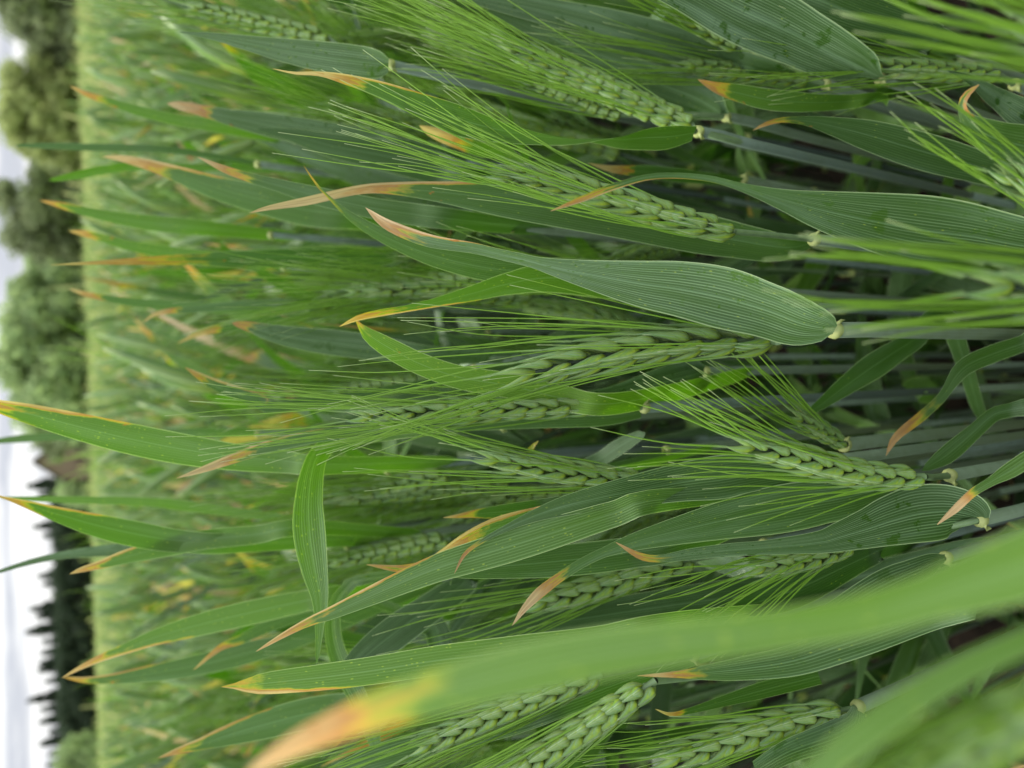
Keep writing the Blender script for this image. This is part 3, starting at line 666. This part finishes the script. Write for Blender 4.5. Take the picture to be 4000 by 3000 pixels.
plant('wheat plant in deep shade with a dark ear under the folded pale leaf', (2000, 2090, .50), [],
  E([(1760,2105),(1620,2130),(1470,2165),(1330,2190)], .43, 85, 8, 500, detail=False), seed=52)
plant('wheat plant with a small curled yellow-green leaf tip between two ears below centre', (2600, 1760, .40),
  [([(2350,1850,30),(2250,1832,48),(2160,1808,50),(2100,1785,46),(2072,1762,28),(2085,1738,14),(2105,1722,4)], .33, 4.6, .1, .8, 0),
   ([(2250,1850,30),(2350,1790,56),(2430,1738,60),(2520,1690,30)], .36, 99, .6, .2, 0)], seed=53)
plant('wheat plant with a tiny distant ear left of the short curled leaf', (1900, 1290, .56), [],
  E([(1690,1278),(1600,1275),(1500,1268)], .52, 52, 7, 400, detail=False), seed=54)
plant('wheat plant at upper left with a dark blurred leaf and an orange edge', (1600, 850, .46),
  [([(1400,840,110),(1200,820,125),(1000,775,110),(850,735,90),(720,690,68),(600,650,45),(480,620,26),(400,612,5)], .44, 4.6, .3, .5, -1)], seed=55)
plant('wheat plant at upper left whose slim leaf crosses the edge of the field', (1150, 560, .52),
  [([(900,500,50),(700,470,44),(550,435,38),(430,398,28),(340,368,20),(272,335,4)], .5, 3.4, .1, .8, 0)], seed=56)
plant('wheat plant at left with a bright leaf tip standing against the dark shrubs', (1050, 915, .50),
  [([(800,890,60),(600,872,60),(450,850,46),(330,825,34),(230,800,24),(155,782,4)], .48, 3.6, .1, .8, 0)], seed=57)
plant('wheat plant at left with an orange-tipped leaf leaning over the field edge', (1100, 1040, .52),
  [([(850,1010,50),(650,985,50),(500,958,38),(400,930,30),(330,912,24),(268,902,4)], .5, 3.4, .2, .8, 0)], seed=58)
plant('wheat plant at left with a thin leaf and cream tip before the round tree', (1150, 1210, .52),
  [([(900,1205,44),(700,1195,40),(520,1180,32),(400,1162,24),(330,1148,20),(270,1128,4)], .5, 3.4, .3, .5, 0)], seed=59)
plant('wheat plant at left whose faint leaf stands up over the hedge', (1000, 640, .52),
  [([(700,590,26),(500,578,30),(350,575,28),(200,570,24),(60,568,10)], .5, 99, .5, .4, 0),
   ([(600,650,30),(420,662,32),(300,685,30),(190,705,10)], .5, 99, .2, .8, 0)], seed=60)
# ------------------------------------------------------------------ rest
# --- second rows: plants made once in a few forms, then copied one by one
def arc_leaf(mb, rs, base, az, el, L, W, droop, par, n=18, across=5, twist=0.0):
    t = np.linspace(0, 1, n)
    e = el - droop * t ** 1.8
    st = np.stack([np.cos(e) * math.cos(az), np.cos(e) * math.sin(az), np.sin(e)], 1) * (L / (n - 1))
    P = base + np.vstack([[0, 0, 0], np.cumsum(st, 0)[:-1]])
    wv = rs.uniform(-1, 1) * 0.012
    sdir = np.array([-math.sin(az), math.cos(az), 0])
    P = P + sdir * (np.sin(t * 2.6) * wv)[:, None]
    T = unit(np.gradient(P, axis=0)); B = unit(np.cross(T, np.broadcast_to(sdir, T.shape)))
    wid = W / 2 * np.clip(np.sin(np.clip(t * 1.15 + 0.22, 0, 1) * PI / 2), 0, 1) * np.clip((1 - t) * 2.1, 0.01, 1) ** 0.8
    a = twist * t
    H = (sdir * np.cos(a)[:, None] + B * np.sin(a)[:, None]) * wid[:, None]
    return blade(mb, P, H, par, across=across, camber=0.14, wav=0.03, rv=rs.random())
def make_plant(name, rs, label, group, ear=True, short=False, lowres=False):
    hgt = rs.uniform(0.56, 0.66) if not short else rs.uniform(0.30, 0.45)
    lean = rs.normal(0, 0.025, 2)
    path = catmull(np.array([[0, 0, 0], [lean[0] * .2, lean[1] * .2, hgt * .4], [lean[0] * .6, lean[1] * .6, hgt * .8], [lean[0], lean[1], hgt]]), 6 if lowres else 14)
    root = empty(name, (0, 0, 0), label, 'wheat plant', group) if not lowres else None
    parts = []
    def emit(nm, mb, mat):
        if lowres: parts.append((mb.data(), mat))
        else: mb.build(nm, mat, root)
    mb = MB(); tube(mb, path, np.linspace(0.0017, 0.0012, len(path)), 3 if lowres else 6, v=np.linspace(1, 0, len(path))); emit('stem', mb, 0 if lowres else STEM)
    if not lowres:
        mb = MB(); tube(mb, path[4:12], np.full(8, 0.0019), 7, rv=rs.random()); emit('sheath', mb, SHEATH)
        mb = MB(); tube(mb, path[11:13] * [[1, 1, 1]] + [[0, 0, 0], [0, 0, -0.035]], np.array([0.0027, 0.0021]), 8); emit('collar', mb, COLLAR)
    az0 = rs.uniform(0, 2 * PI)
    nl = 3
    for i in range(nl):
        f = (0.45, 0.68, 0.93)[i]
        j = f * (len(path) - 1); p = path[int(j)]
        flag = i == 2
        L = rs.uniform(0.18, 0.27) * (1.1 if flag else 1); W = rs.uniform(0.013, 0.021) * (1.25 if lowres else 1)
        el = rs.uniform(1.05, 1.5) if flag else rs.uniform(0.7, 1.25)
        droop = rs.uniform(0.0, 1.1) if rs.random() < 0.85 else rs.uniform(2, 2.8)
        par = (rs.uniform(0.55, 1.0) if lowres else rs.uniform(0.80, 1.25), rs.choice([.05, .3, .9, 1.]) if lowres else rs.uniform(0.1, 1.0), rs.uniform(0.1, 0.9), rs.choice([-1, 0, 1]) * (rs.random() < .5))
        mb = MB(); arc_leaf(mb, rs, p, az0 + i * PI + rs.normal(0, .5), el, L, W, droop, par, n=7 if lowres else 18, across=3 if lowres else 5, twist=rs.normal(0, 1.3))
        emit('leaf', mb, 1 if lowres else LEAF)
    if short:       # a withered leaf hanging from the lowest node
        mb = MB(); arc_leaf(mb, rs, path[4], rs.uniform(0, 2 * PI), rs.uniform(.2, .9), rs.uniform(.08, .14), .009, rs.uniform(1.2, 2.4), (0.02, 0, 0, 0), twist=rs.normal(0, 3)); emit('leaf', mb, LEAF)
    if ear:
        top = path[-1]; d = unit(np.array([lean[0], lean[1], 0.35]) + rs.normal(0, .06, 3))
        pk = top + d * rs.uniform(0.03, 0.07); ax = np.array([pk, pk + d * 0.04, pk + unit(d + rs.normal(0, .07, 3)) * 0.082])
        mb = MB(); tube(mb, np.array([top, pk]), 0.0011, 3 if lowres else 6); emit('peduncle', mb, 0 if lowres else STEM)
        fr = unit(np.array([rs.normal(), rs.normal(), 0]))
        if lowres:
            mb = MB(); A = catmull(ax, 6); tube(mb, A, np.array([.002, .0052, .0056, .0052, .0042, .0012]), 5, rv=.5); emit('ear', mb, 2)
            for k in range(6):
                f = rs.uniform(.1, .95); q = A[int(f * 5)]; dr = unit(d + rs.normal(0, .13, 3)); s_ = unit(np.cross(dr, rs.normal(0, 1, 3)))
                Lk = rs.uniform(.05, .07)
                X = np.array([[q, q + s_ * .0008], [q + dr * Lk, q + dr * Lk + s_ * .0002]])
                lc = np.zeros((2, 2, 3)); lc[1, :, 1] = 1
                mb = MB(); mb.grid(X, lc); emit('awn', mb, 3)
        else:
            build_ear(root, ax, fr, 0.0105, 9, 0.065, 0.17, rs, detail=False)
    return parts if lowres else root
def copy_tree(o, parent=None):
    c = o.copy(); COL.objects.link(c)
    if parent is not None: c.parent = parent
    for ch in o.children: copy_tree(ch, c)
    return c
G1 = ('blurred wheat plant in the second rows,', 'wheat plants crowded behind the front row')
G2 = ('very blurred small wheat plant far back,', 'wheat plants out in the blurred field')
G3 = ('short leafy wheat shoot low in shade,', 'short shoots in the shade')
protos = [make_plant('wheat_plant', np.random.default_rng(300 + i), G1[0], G1[1], ear=(i % 6 != 5)) for i in range(14)]
shorts = [make_plant('wheat_shoot', np.random.default_rng(400 + i), G3[0], G3[1], ear=False, short=True) for i in range(5)]
for o in shorts: o['category'] = 'wheat shoot'
def tree_verts(o):
    out = []
    for ch in o.children:
        if ch.type == 'MESH':
            n = len(ch.data.vertices); a = np.empty(n * 3, np.float32); ch.data.vertices.foreach_get('co', a); out.append(a.reshape(-1, 3)[::3])
    return np.concatenate(out)
pv = {o.name: tree_verts(o) for o in protos + shorts}
def cam_clear(V, near):
    Q = V - C; z = Q @ FW; x = 2000 + (Q @ CX) / np.maximum(z, 1e-3) * F_PX; y = 1500 - (Q @ CY) / np.maximum(z, 1e-3) * F_PX
    m = (z > 0.01) & (x > -100) & (x < 4100) & (y > -100) & (y < 3100) & (z < near)
    return m.sum() <= 2
def in_frame(V):
    Q = V - C; z = Q @ FW; x = 2000 + (Q @ CX) / np.maximum(z, 1e-3) * F_PX; y = 1500 - (Q @ CY) / np.maximum(z, 1e-3) * F_PX
    return ((z > 0.1) & (x > 0) & (x < 4000) & (y > 30) & (y < 2970)).mean()
def over_sky(V):
    Q = V - C; z = Q @ FW; x = 2000 + (Q @ CX) / np.maximum(z, 1e-3) * F_PX; y = 1500 - (Q @ CY) / np.maximum(z, 1e-3) * F_PX
    return ((z > 0.1) & (x < 330) & (y > 0) & (y < 3000)).sum()
used = set()
MARKS = [('the central sharp ear', 2500, 1370), ('the long pale ear above centre', 2400, 780), ('the bleached twisted leaf tip', 1300, 300), ('the short braided ear', 3650, 280),
 ('the widest smooth blade', 3600, 900), ('the pinched bright leaf', 1550, 1400), ('the slender ear', 1800, 1610), ('the crisp zigzag ear', 3300, 1830), ('the wet ribbed leaf', 3600, 2020),
 ('the shadowed ear at bottom right', 3000, 2850), ('the open loose ear', 2250, 2850), ('the yellow-spotted ribbed leaf', 1500, 2610), ('the folded hanging leaf', 1210, 2100),
 ('the tall leaf rising into the sky', 500, 1710), ('the burnt orange tip at bottom left', 900, 2870), ('the pale blue leaf at upper left', 1100, 490), ('the smooth pale leaf at the top', 1300, 210),
 ('the blunt cream leaf tip', 1150, 1310), ('the dark ear at the top', 2350, 330), ('the half hidden ear below centre', 2250, 1840), ('the leaf pointing at the firs', 700, 2450),
 ('the two crossing tan-tipped leaves', 1750, 2100), ('the broad streaked leaf at top right', 3050, 120), ('the broad ribbed leaf', 2800, 1160), ('the leaf before the fir tops', 600, 2140),
 ('the rust-tipped leaf deep at right', 3650, 1580), ('the brown spotted twisted tip', 1450, 1230), ('the leaf tip before the dark shrubs', 400, 850), ('the thin leaf before the round tree', 500, 1180)]
def where(V, hi=.93):
    P = V[V[:, 2] > V[:, 2].max() * hi].mean(0) - C; z = P @ FW
    x = 2000 + (P @ CX) / z * F_PX; y = 1500 - (P @ CY) / z * F_PX
    n, mx_, my_ = min(MARKS, key=lambda m: (m[1] - x) ** 2 + (m[2] - y) ** 2)
    dx, dy = x - mx_, y - my_
    s = ('right of' if dx > 0 else 'left of') if abs(dx) > abs(dy) else ('below' if dy > 0 else 'above')
    return s + ' ' + n
def scatter(pool, n, y0, y1, near, grp, seed, sky_ok=8, cell=0.032, smin=.94, smax=1.08):
    rs = np.random.default_rng(seed); placed = 0; tries = 0; pts = []
    while placed < n and tries < 30000:
        tries += 1
        y = rs.uniform(y0, y1); hw = 0.60 * (y * .85 + .25) + 0.05
        x = rs.uniform(-hw, hw)
        if any((x - a) ** 2 + (y - b) ** 2 < (cell * (0.6 + y)) ** 2 for a, b in pts[-600:]): continue
        src = pool[rs.integers(len(pool))]; az = rs.uniform(0, 2 * PI); s = rs.uniform(smin, smax)
        ca, sa = math.cos(az), math.sin(az)
        V = pv[src.name] * s; V = np.stack([V[:, 0] * ca - V[:, 1] * sa + x, V[:, 0] * sa + V[:, 1] * ca + y, V[:, 2]], 1)
        if not cam_clear(V, near) or over_sky(V) > sky_ok or in_frame(V) < .35: continue
        if src.name in used: o = copy_tree(src)
        else: o = src; used.add(src.name)
        o.location = (x, y, 0); o.rotation_euler = (0, 0, az); o.scale = (s, s, s)
        o['label'], o['group'] = grp[0] + ' ' + where(V), grp[1]
        pts.append((x, y)); placed += 1
    return placed
n1 = scatter(shorts, 26, .19, .38, .30, G3, 1)
n2 = scatter(protos, 140, .27, .62, .285, G1, 2)
n3 = scatter(protos, 88, .62, 1.15, .30, G2, 3)
print('placed', n1, n2, n3)
for o in protos + shorts:
    if o.name not in used:
        for c in list(o.children): bpy.data.objects.remove(c)
        bpy.data.objects.remove(o)

# --- the rest of the crop, past counting
low = [make_plant('x', np.random.default_rng(500 + i), '', '', lowres=True, ear=(i % 5 != 4)) for i in range(14)]
MATS = [STEM, LEAF, GLUME, AWN]
big, mi = MB(), []
def drop(k, x, y, az, s, rs, bias=None):
    R = np.array([[math.cos(az), -math.sin(az), 0], [math.sin(az), math.cos(az), 0], [0, 0, 1]]) * s
    for d, m in low[k]:
        big.add(d, R, np.array([x, y, 0.0]), lc2=rs.random() if m in (1,) else None)
        mi.append(np.full(len(d['F']), m))
rs = np.random.default_rng(77)
for y0, y1, dens in ((.62, 1.05, 200), (1.05, 2.2, 430), (2.2, 4.0, 240), (4.0, 7.5, 90), (7.5, 14, 26)):
    hw1 = 0.62 * y1 + .15
    n = int((y1 - y0) * 2 * hw1 * dens)
    for _ in range(n):
        y = rs.uniform(y0, y1); x = rs.uniform(-hw1, hw1)
        if abs(x) > 0.62 * y + 0.15: continue
        drop(rs.integers(14), x, y, rs.uniform(0, 2 * PI), rs.uniform(.92, 1.17 if y0 < 3 else 1.1), rs)
for _ in range(2600):           # the crop goes on beside and behind the place the picture was taken from
    x, y = rs.uniform(-1.4, 1.4), rs.uniform(-1.2, 1.1)
    if math.hypot(x, y) < 0.24 or (y > 0.02 and abs(x) < 0.62 * y + 0.30): continue
    drop(rs.integers(14), x, y, rs.uniform(0, 2 * PI), rs.uniform(.9, 1.05), rs)
o = big.build('wheat_crop', MATS, matidx=np.concatenate(mi))
tag(o, 'countless blurred wheat plants filling the field beyond the near rows', kind='stuff')
print('crop faces', len(o.data.polygons))
# far canopy: the crop seen edge-on as one rough sheet, with tufts
FARM = noise_mat('far_crop', (0.09, 0.17, 0.045), (0.34, 0.42, 0.16), 1.6, stretch=(1, 0.25, 1), detail=9, lo=.38, hi=.62)
mb = MB()
yy = np.concatenate([np.linspace(3.4, 14, 70), np.geomspace(14.3, 128, 120)])
tt = np.linspace(-1, 1, 160)
X = tt[None] * (yy[:, None] * 1.1 + 3); Y = np.repeat(yy[:, None], 160, 1)
Z = np.where(Y < 6, 0.50 + (Y - 3.4) * 0.045, 0.635) + rs.normal(0, 0.022, X.shape) * (Y > 3)
Z[-1] = 0
lc = np.zeros(X.shape + (3,)); mb.grid(np.stack([X, Y, Z], -1), lc)
o = mb.build('far_wheat_field', FARM); tag(o, 'pale yellow-green wheat field stretching to the trees', kind='stuff')
mb = MB(); n = 18000
y = 5 * (75 / 5) ** rs.random(n); x = rs.uniform(-.7, .7, n) * y
h = rs.uniform(.66, .80, n) + .05 * np.abs(rs.normal(0, 1, n)) ** 2 * .6; wd = .010 + y * .0016; a = rs.uniform(0, PI, n)
sdv = np.stack([np.cos(a), np.sin(a), 0 * a], 1) * wd[:, None]
b = np.stack([x, y, np.full(n, .58)], 1); t_ = np.stack([x + rs.normal(0, .05, n), y, h], 1)
V = np.stack([b - sdv, b + sdv, t_ + sdv * .4, t_ - sdv * .4], 1).reshape(-1, 3)
F = np.arange(4 * n).reshape(n, 4)
mb.V.append(V); mb.F.append(F); z = np.zeros((4 * n, 3)); mb.lc.append(z); mb.lp.append(z); mb.lm.append(z); mb.n = 4 * n
tag(mb.build('wheat_tips', noise_mat('far_tips', (0.10, 0.20, 0.05), (0.50, 0.50, 0.22), 4.0, trans=.3)), 'pale ear and leaf tips over the far field', kind='stuff')

# --- trees along the far edge of the field
def row_x(y_px, Y):      # world x of an image row at distance Y near the horizon
    d = FW + CX * ((300 + (y_px / 3000) * 88 - 2000) / F_PX) + CY * ((1500 - y_px) / F_PX)
    return d[0] / d[1] * Y
def fol(name, c1, c2): return noise_mat(name, c1, c2, 1.1, trans=.4, rough=.8)
F_OLIVE = fol('leaves_olive', (0.22, 0.28, 0.10), (0.44, 0.50, 0.19))
F_MID = fol('leaves_mid', (0.18, 0.27, 0.12), (0.40, 0.51, 0.22))
F_DARK = fol('leaves_dark', (0.13, 0.17, 0.085), (0.29, 0.34, 0.17))
F_FIR = fol('needles', (0.022, 0.042, 0.022), (0.05, 0.078, 0.038))
def cards(c, nrm, size, rs):
    """leaf-sprig quads at c"""
    n = len(c); a = unit(np.cross(nrm, rs.normal(0, 1, (n, 3)))); b = unit(np.cross(nrm, a))
    s = size * rs.uniform(.5, 1.3, (n, 1))
    return np.stack([c - a * s - b * s * .5, c + a * s * .2 - b * s * .7, c + a * s + b * s * .5, c - a * s * .2 + b * s * .6], 1).reshape(-1, 3)
def raw(mb, V):
    n = len(V) // 4; mb.V.append(V); mb.F.append(np.arange(4 * n).reshape(n, 4) + mb.n)
    z = np.zeros((4 * n, 3)); mb.lc.append(z); mb.lp.append(z); mb.lm.append(z); mb.n += 4 * n
def tree(y_px, Y, H, Rw, mat, label, cat='tree', seed=0, dens=1.0, base=.12, name='broadleaf_tree', nclump=26, group=None):
    rs = np.random.default_rng(seed); x = row_x(y_px, Y)
    root = empty(name, (x, Y, 0), label, cat, group)
    tr = MB(); P = catmull(np.array([[0, 0, 0], [rs.normal(0, .1), 0, H * .35], [rs.normal(0, .2), 0, H * .85]]), 10)
    tube(tr, P, np.linspace(.035 * H, .006 * H, 10), 8)
    for k in range(7):
        q = P[3 + k % 6]; a = rs.uniform(0, 2 * PI)
        e = q + np.array([math.cos(a) * Rw * .6, math.sin(a) * Rw * .6, H * rs.uniform(.08, .25)])
        tube(tr, np.array([q, (q + e) / 2 + [0, 0, .05 * H], e]), np.array([.012, .008, .003]) * H, 5)
    tr.build('trunk', BARK, root)
    cl = MB()
    for k in range(nclump):
        u = rs.random(); zz = base + (1 - base) * u ** .8
        rr = Rw * math.sqrt(max(0.03, 1 - ((zz - .5) / .53) ** 2)) * (1.0 if zz < .75 else .85)
        a = rs.uniform(0, 2 * PI); q = rr * math.sqrt(rs.random())
        c = np.array([math.cos(a) * q, math.sin(a) * q, H * min(zz, .93)])
        rc = Rw * rs.uniform(.26, .50); n = int(210 * dens)
        d = unit(rs.normal(0, 1, (n, 3))); pos = c + d * (rc * rs.uniform(.25, 1.55, (n, 1))) * [1, 1, .75]
        pos[:, 2] = np.maximum(pos[:, 2], .15)
        raw(cl, cards(pos, unit(d + rs.normal(0, .5, (n, 3))), .055 * Rw + .09, rs))
    cl.build('crown', mat, root)
    return root
def fir(y_px, Y, H, label, seed, mat=None, group=None):
    rs = np.random.default_rng(seed); x = row_x(y_px, Y)
    root = empty('fir_tree', (x, Y, 0), label, 'fir tree', group)
    tr = MB(); tube(tr, np.array([[0, 0, 0], [0, 0, H * .5], [0, 0, H]]), np.array([.02, .012, .002]) * H, 6); tr.build('trunk', BARK, root)
    cl = MB(); R = H * rs.uniform(.26, .38)
    for k in range(int(26)):
        f = k / 26; z = H * (.04 + .95 * f); r = R * (1 - f) ** .85 * rs.uniform(.75, 1.15) + .1
        n = int(110 * (1 - f) + 30); a = rs.uniform(0, 2 * PI, n); q = r * np.sqrt(rs.uniform(.05, 1, n))
        pos = np.stack([np.cos(a) * q, np.sin(a) * q, z - q * .35 + rs.normal(0, .1, n)], 1)
        nr = unit(np.stack([np.cos(a) * .6, np.sin(a) * .6, np.full(n, 1.)], 1) + rs.normal(0, .35, (n, 3)))
        raw(cl, cards(pos, nr, .035 * H, rs))
    cl.build('crown', mat or F_FIR, root)
    return root
# heights: 1 px at the tree line is Y/2700 m
T = [ # y_px, Y, height, radius, material, label
 (-60, 62, 9.5, 3.6, F_DARK, 'tall dark tree at the top end of the tree line, cut by the picture corner'),
 (95, 66, 7.2, 2.1, F_DARK, 'dark tree with sky holes next to the corner tree'),
 (215, 70, 5.0, 2.4, F_DARK, 'low dark bush under the first gap of sky'),
 (370, 70, 7.2, 2.2, F_OLIVE, 'light olive tree with a thin crown between the two sky gaps'),
 (520, 68, 7.2, 2.6, F_OLIVE, 'olive tree standing left of the largest sky gap'),
 (660, 74, 4.2, 2.4, F_OLIVE, 'low olive bush below the largest sky gap'),
 (800, 66, 7.5, 2.4, F_DARK, 'dark grey-green tree just past the largest sky gap'),
 (930, 68, 7.4, 2.2, F_DARK, 'dark tree with a loose top beside the sunken gap'),
 (1030, 72, 5.6, 1.9, F_MID, 'small rounded tree in the dip of the tree line'),
 (1150, 66, 6.5, 2.2, F_MID, 'mid-green round tree, first of the big rounded clump'),
 (1290, 64, 6.8, 2.7, F_MID, 'broad mid-green tree in the middle of the rounded clump'),
 (1430, 62, 7.0, 2.9, F_MID, 'largest round-topped tree of the rounded clump'),
 (1570, 66, 6.6, 2.6, F_MID, 'round tree right behind the tall bright wheat leaf'),
 (1690, 72, 5.4, 2.1, F_DARK, 'dark sloping tree at the end of the rounded clump beside the brown building'),
 (1900, 110, 4.6, 2.6, F_MID, 'low green shrub before the leaning dark fir'),
 (2955, 108, 6.4, 3.0, F_MID, 'fresh green tree rising at the bottom end of the fir wood'),
 (2330, 150, 7.0, 3.2, F_OLIVE, 'olive tree in the notch of the fir line')]
for i, (yp, Y, H, R, m, lab) in enumerate(T):
    tree(yp, Y, H * (.84 if i else 1), R * .92, m, lab, seed=600 + i, nclump=30 if R < 2.5 else 40, base=.05)
BUSH = ['corner tree, at the top end of the hedge', 'first gap of sky', 'light olive tree with the thin crown', 'olive tree left of the largest sky gap', 'largest sky gap', 'dark grey-green tree past the largest gap',
        'small rounded tree in the dip', 'first tree of the rounded clump', 'broad tree in the middle of the rounded clump', 'gap before the largest round-topped tree', 'largest round-topped tree', 'round tree behind the tall wheat leaf']
for i, (yp, Y, H, R) in enumerate([(40, 76, 3.2, 2.6), (300, 76, 4.4, 2.6), (450, 76, 4.6, 2.6), (590, 76, 4.4, 2.6), (730, 76, 4.2, 2.4), (865, 76, 4.8, 2.4), (990, 76, 4.2, 2.4), (1100, 76, 4.4, 2.4), (1220, 76, 4.4, 2.6), (1360, 76, 4.4, 2.6), (1500, 76, 4.4, 2.6), (1630, 76, 4.2, 2.4)]):
    tree(yp, Y, H, R, (F_OLIVE, F_DARK, F_DARK)[i % 3] if i not in (2, 3) else F_OLIVE, 'dense bush at the foot of the ' + BUSH[i], cat='bush', name='bush', seed=700 + i, nclump=24, base=.02, group='hedge bushes at the foot of the tree line')
rf = np.random.default_rng(9)
ORD = 'first second third fourth fifth sixth seventh eighth ninth tenth eleventh twelfth thirteenth fourteenth fifteenth sixteenth seventeenth eighteenth nineteenth twentieth twenty-first twenty-second twenty-third twenty-fourth twenty-fifth twenty-sixth twenty-seventh'.split()
firs = [(1885, 120, 9.5), (1930, 135, 8.0), (1975, 150, 7.5), (2030, 150, 9.5), (2075, 150, 9.0), (2125, 150, 8.0), (2170, 160, 7.5), (2215, 150, 9.2), (2262, 155, 9.0), (2300, 160, 7.8),
        (2345, 150, 10.5), (2385, 150, 9.4), (2425, 150, 11.0), (2465, 155, 9.6), (2505, 150, 10.6), (2545, 150, 9.8), (2590, 150, 9.6), (2635, 155, 10.4), (2680, 150, 10.9), (2725, 150, 10.6),
        (2770, 150, 10.0), (2815, 155, 9.9), (2860, 150, 9.8), (2905, 150, 9.6), (2950, 155, 9.4), (2995, 150, 9.6), (3040, 150, 9.8)]
for i, (yp, Y, H) in enumerate(firs):
    fir(yp + rf.normal(0, 9), Y, H * rf.uniform(.86, 1.06), 'dark pointed fir, ' + ORD[i - 1] + ' after the lone leaning fir, counting down the picture' if i else 'lone leaning dark fir between the brown building and the fir row', 800 + i,
        group='firs in the closed dark row' if i else None)
for i, yp in enumerate(range(1960, 3060, 62)):
    tree(yp, 146, 6.0, 3.0, F_FIR, 'dark undergrowth at the foot of the fir row, ' + ORD[i] + ' clump from the brown building', name='fir_understorey', cat='bush', seed=900 + i, nclump=20, base=.02, group='undergrowth at the foot of the firs')
# brown gabled building between the rounded clump and the firs
BX, BY = row_x(1790, 105), 105
bld = empty('barn', (BX, BY, 0), 'brown gabled building between the round trees and the firs', 'barn')
WALL = noise_mat('barn_wall', (0.12, 0.085, 0.065), (0.20, 0.15, 0.115), 2.5, stretch=(3, 3, .3))
ROOF = noise_mat('barn_roof', (0.05, 0.05, 0.05), (0.11, 0.10, 0.10), 3)
import bmesh
def prism(name, poly, y0, y1, mat, parent):
    bm = bmesh.new(); a = [bm.verts.new((x, y0, z)) for x, z in poly]; b = [bm.verts.new((x, y1, z)) for x, z in poly]
    bm.faces.new(a[::-1]); bm.faces.new(b)
    for i in range(len(poly)): j = (i + 1) % len(poly); bm.faces.new((a[i], a[j], b[j], b[i]))
    bmesh.ops.recalc_face_normals(bm, faces=bm.faces)
    me = bpy.data.meshes.new(name); bm.to_mesh(me); bm.free(); me.materials.append(mat)
    o = bpy.data.objects.new(name, me); COL.objects.link(o); o.parent = parent; return o
prism('wall', [(-2.6, 0), (2.6, 0), (2.6, 3.4), (0, 6.6), (-2.6, 3.4)], 0, 8, WALL, bld)
prism('roof', [(-3.0, 3.1), (0, 6.75), (0, 7.0), (-3.0, 3.35)], -.3, 8.3, ROOF, bld)
prism('roof', [(3.0, 3.1), (3.0, 3.35), (0, 7.0), (0, 6.75)], -.3, 8.3, ROOF, bld)
prism('door', [(-.9, 0.05), (.9, 0.05), (.9, 2.2), (-.9, 2.2)], -.08, -.003, noise_mat('barn_door', (0.08, 0.055, 0.04), (0.12, 0.09, 0.07), 3), bld)
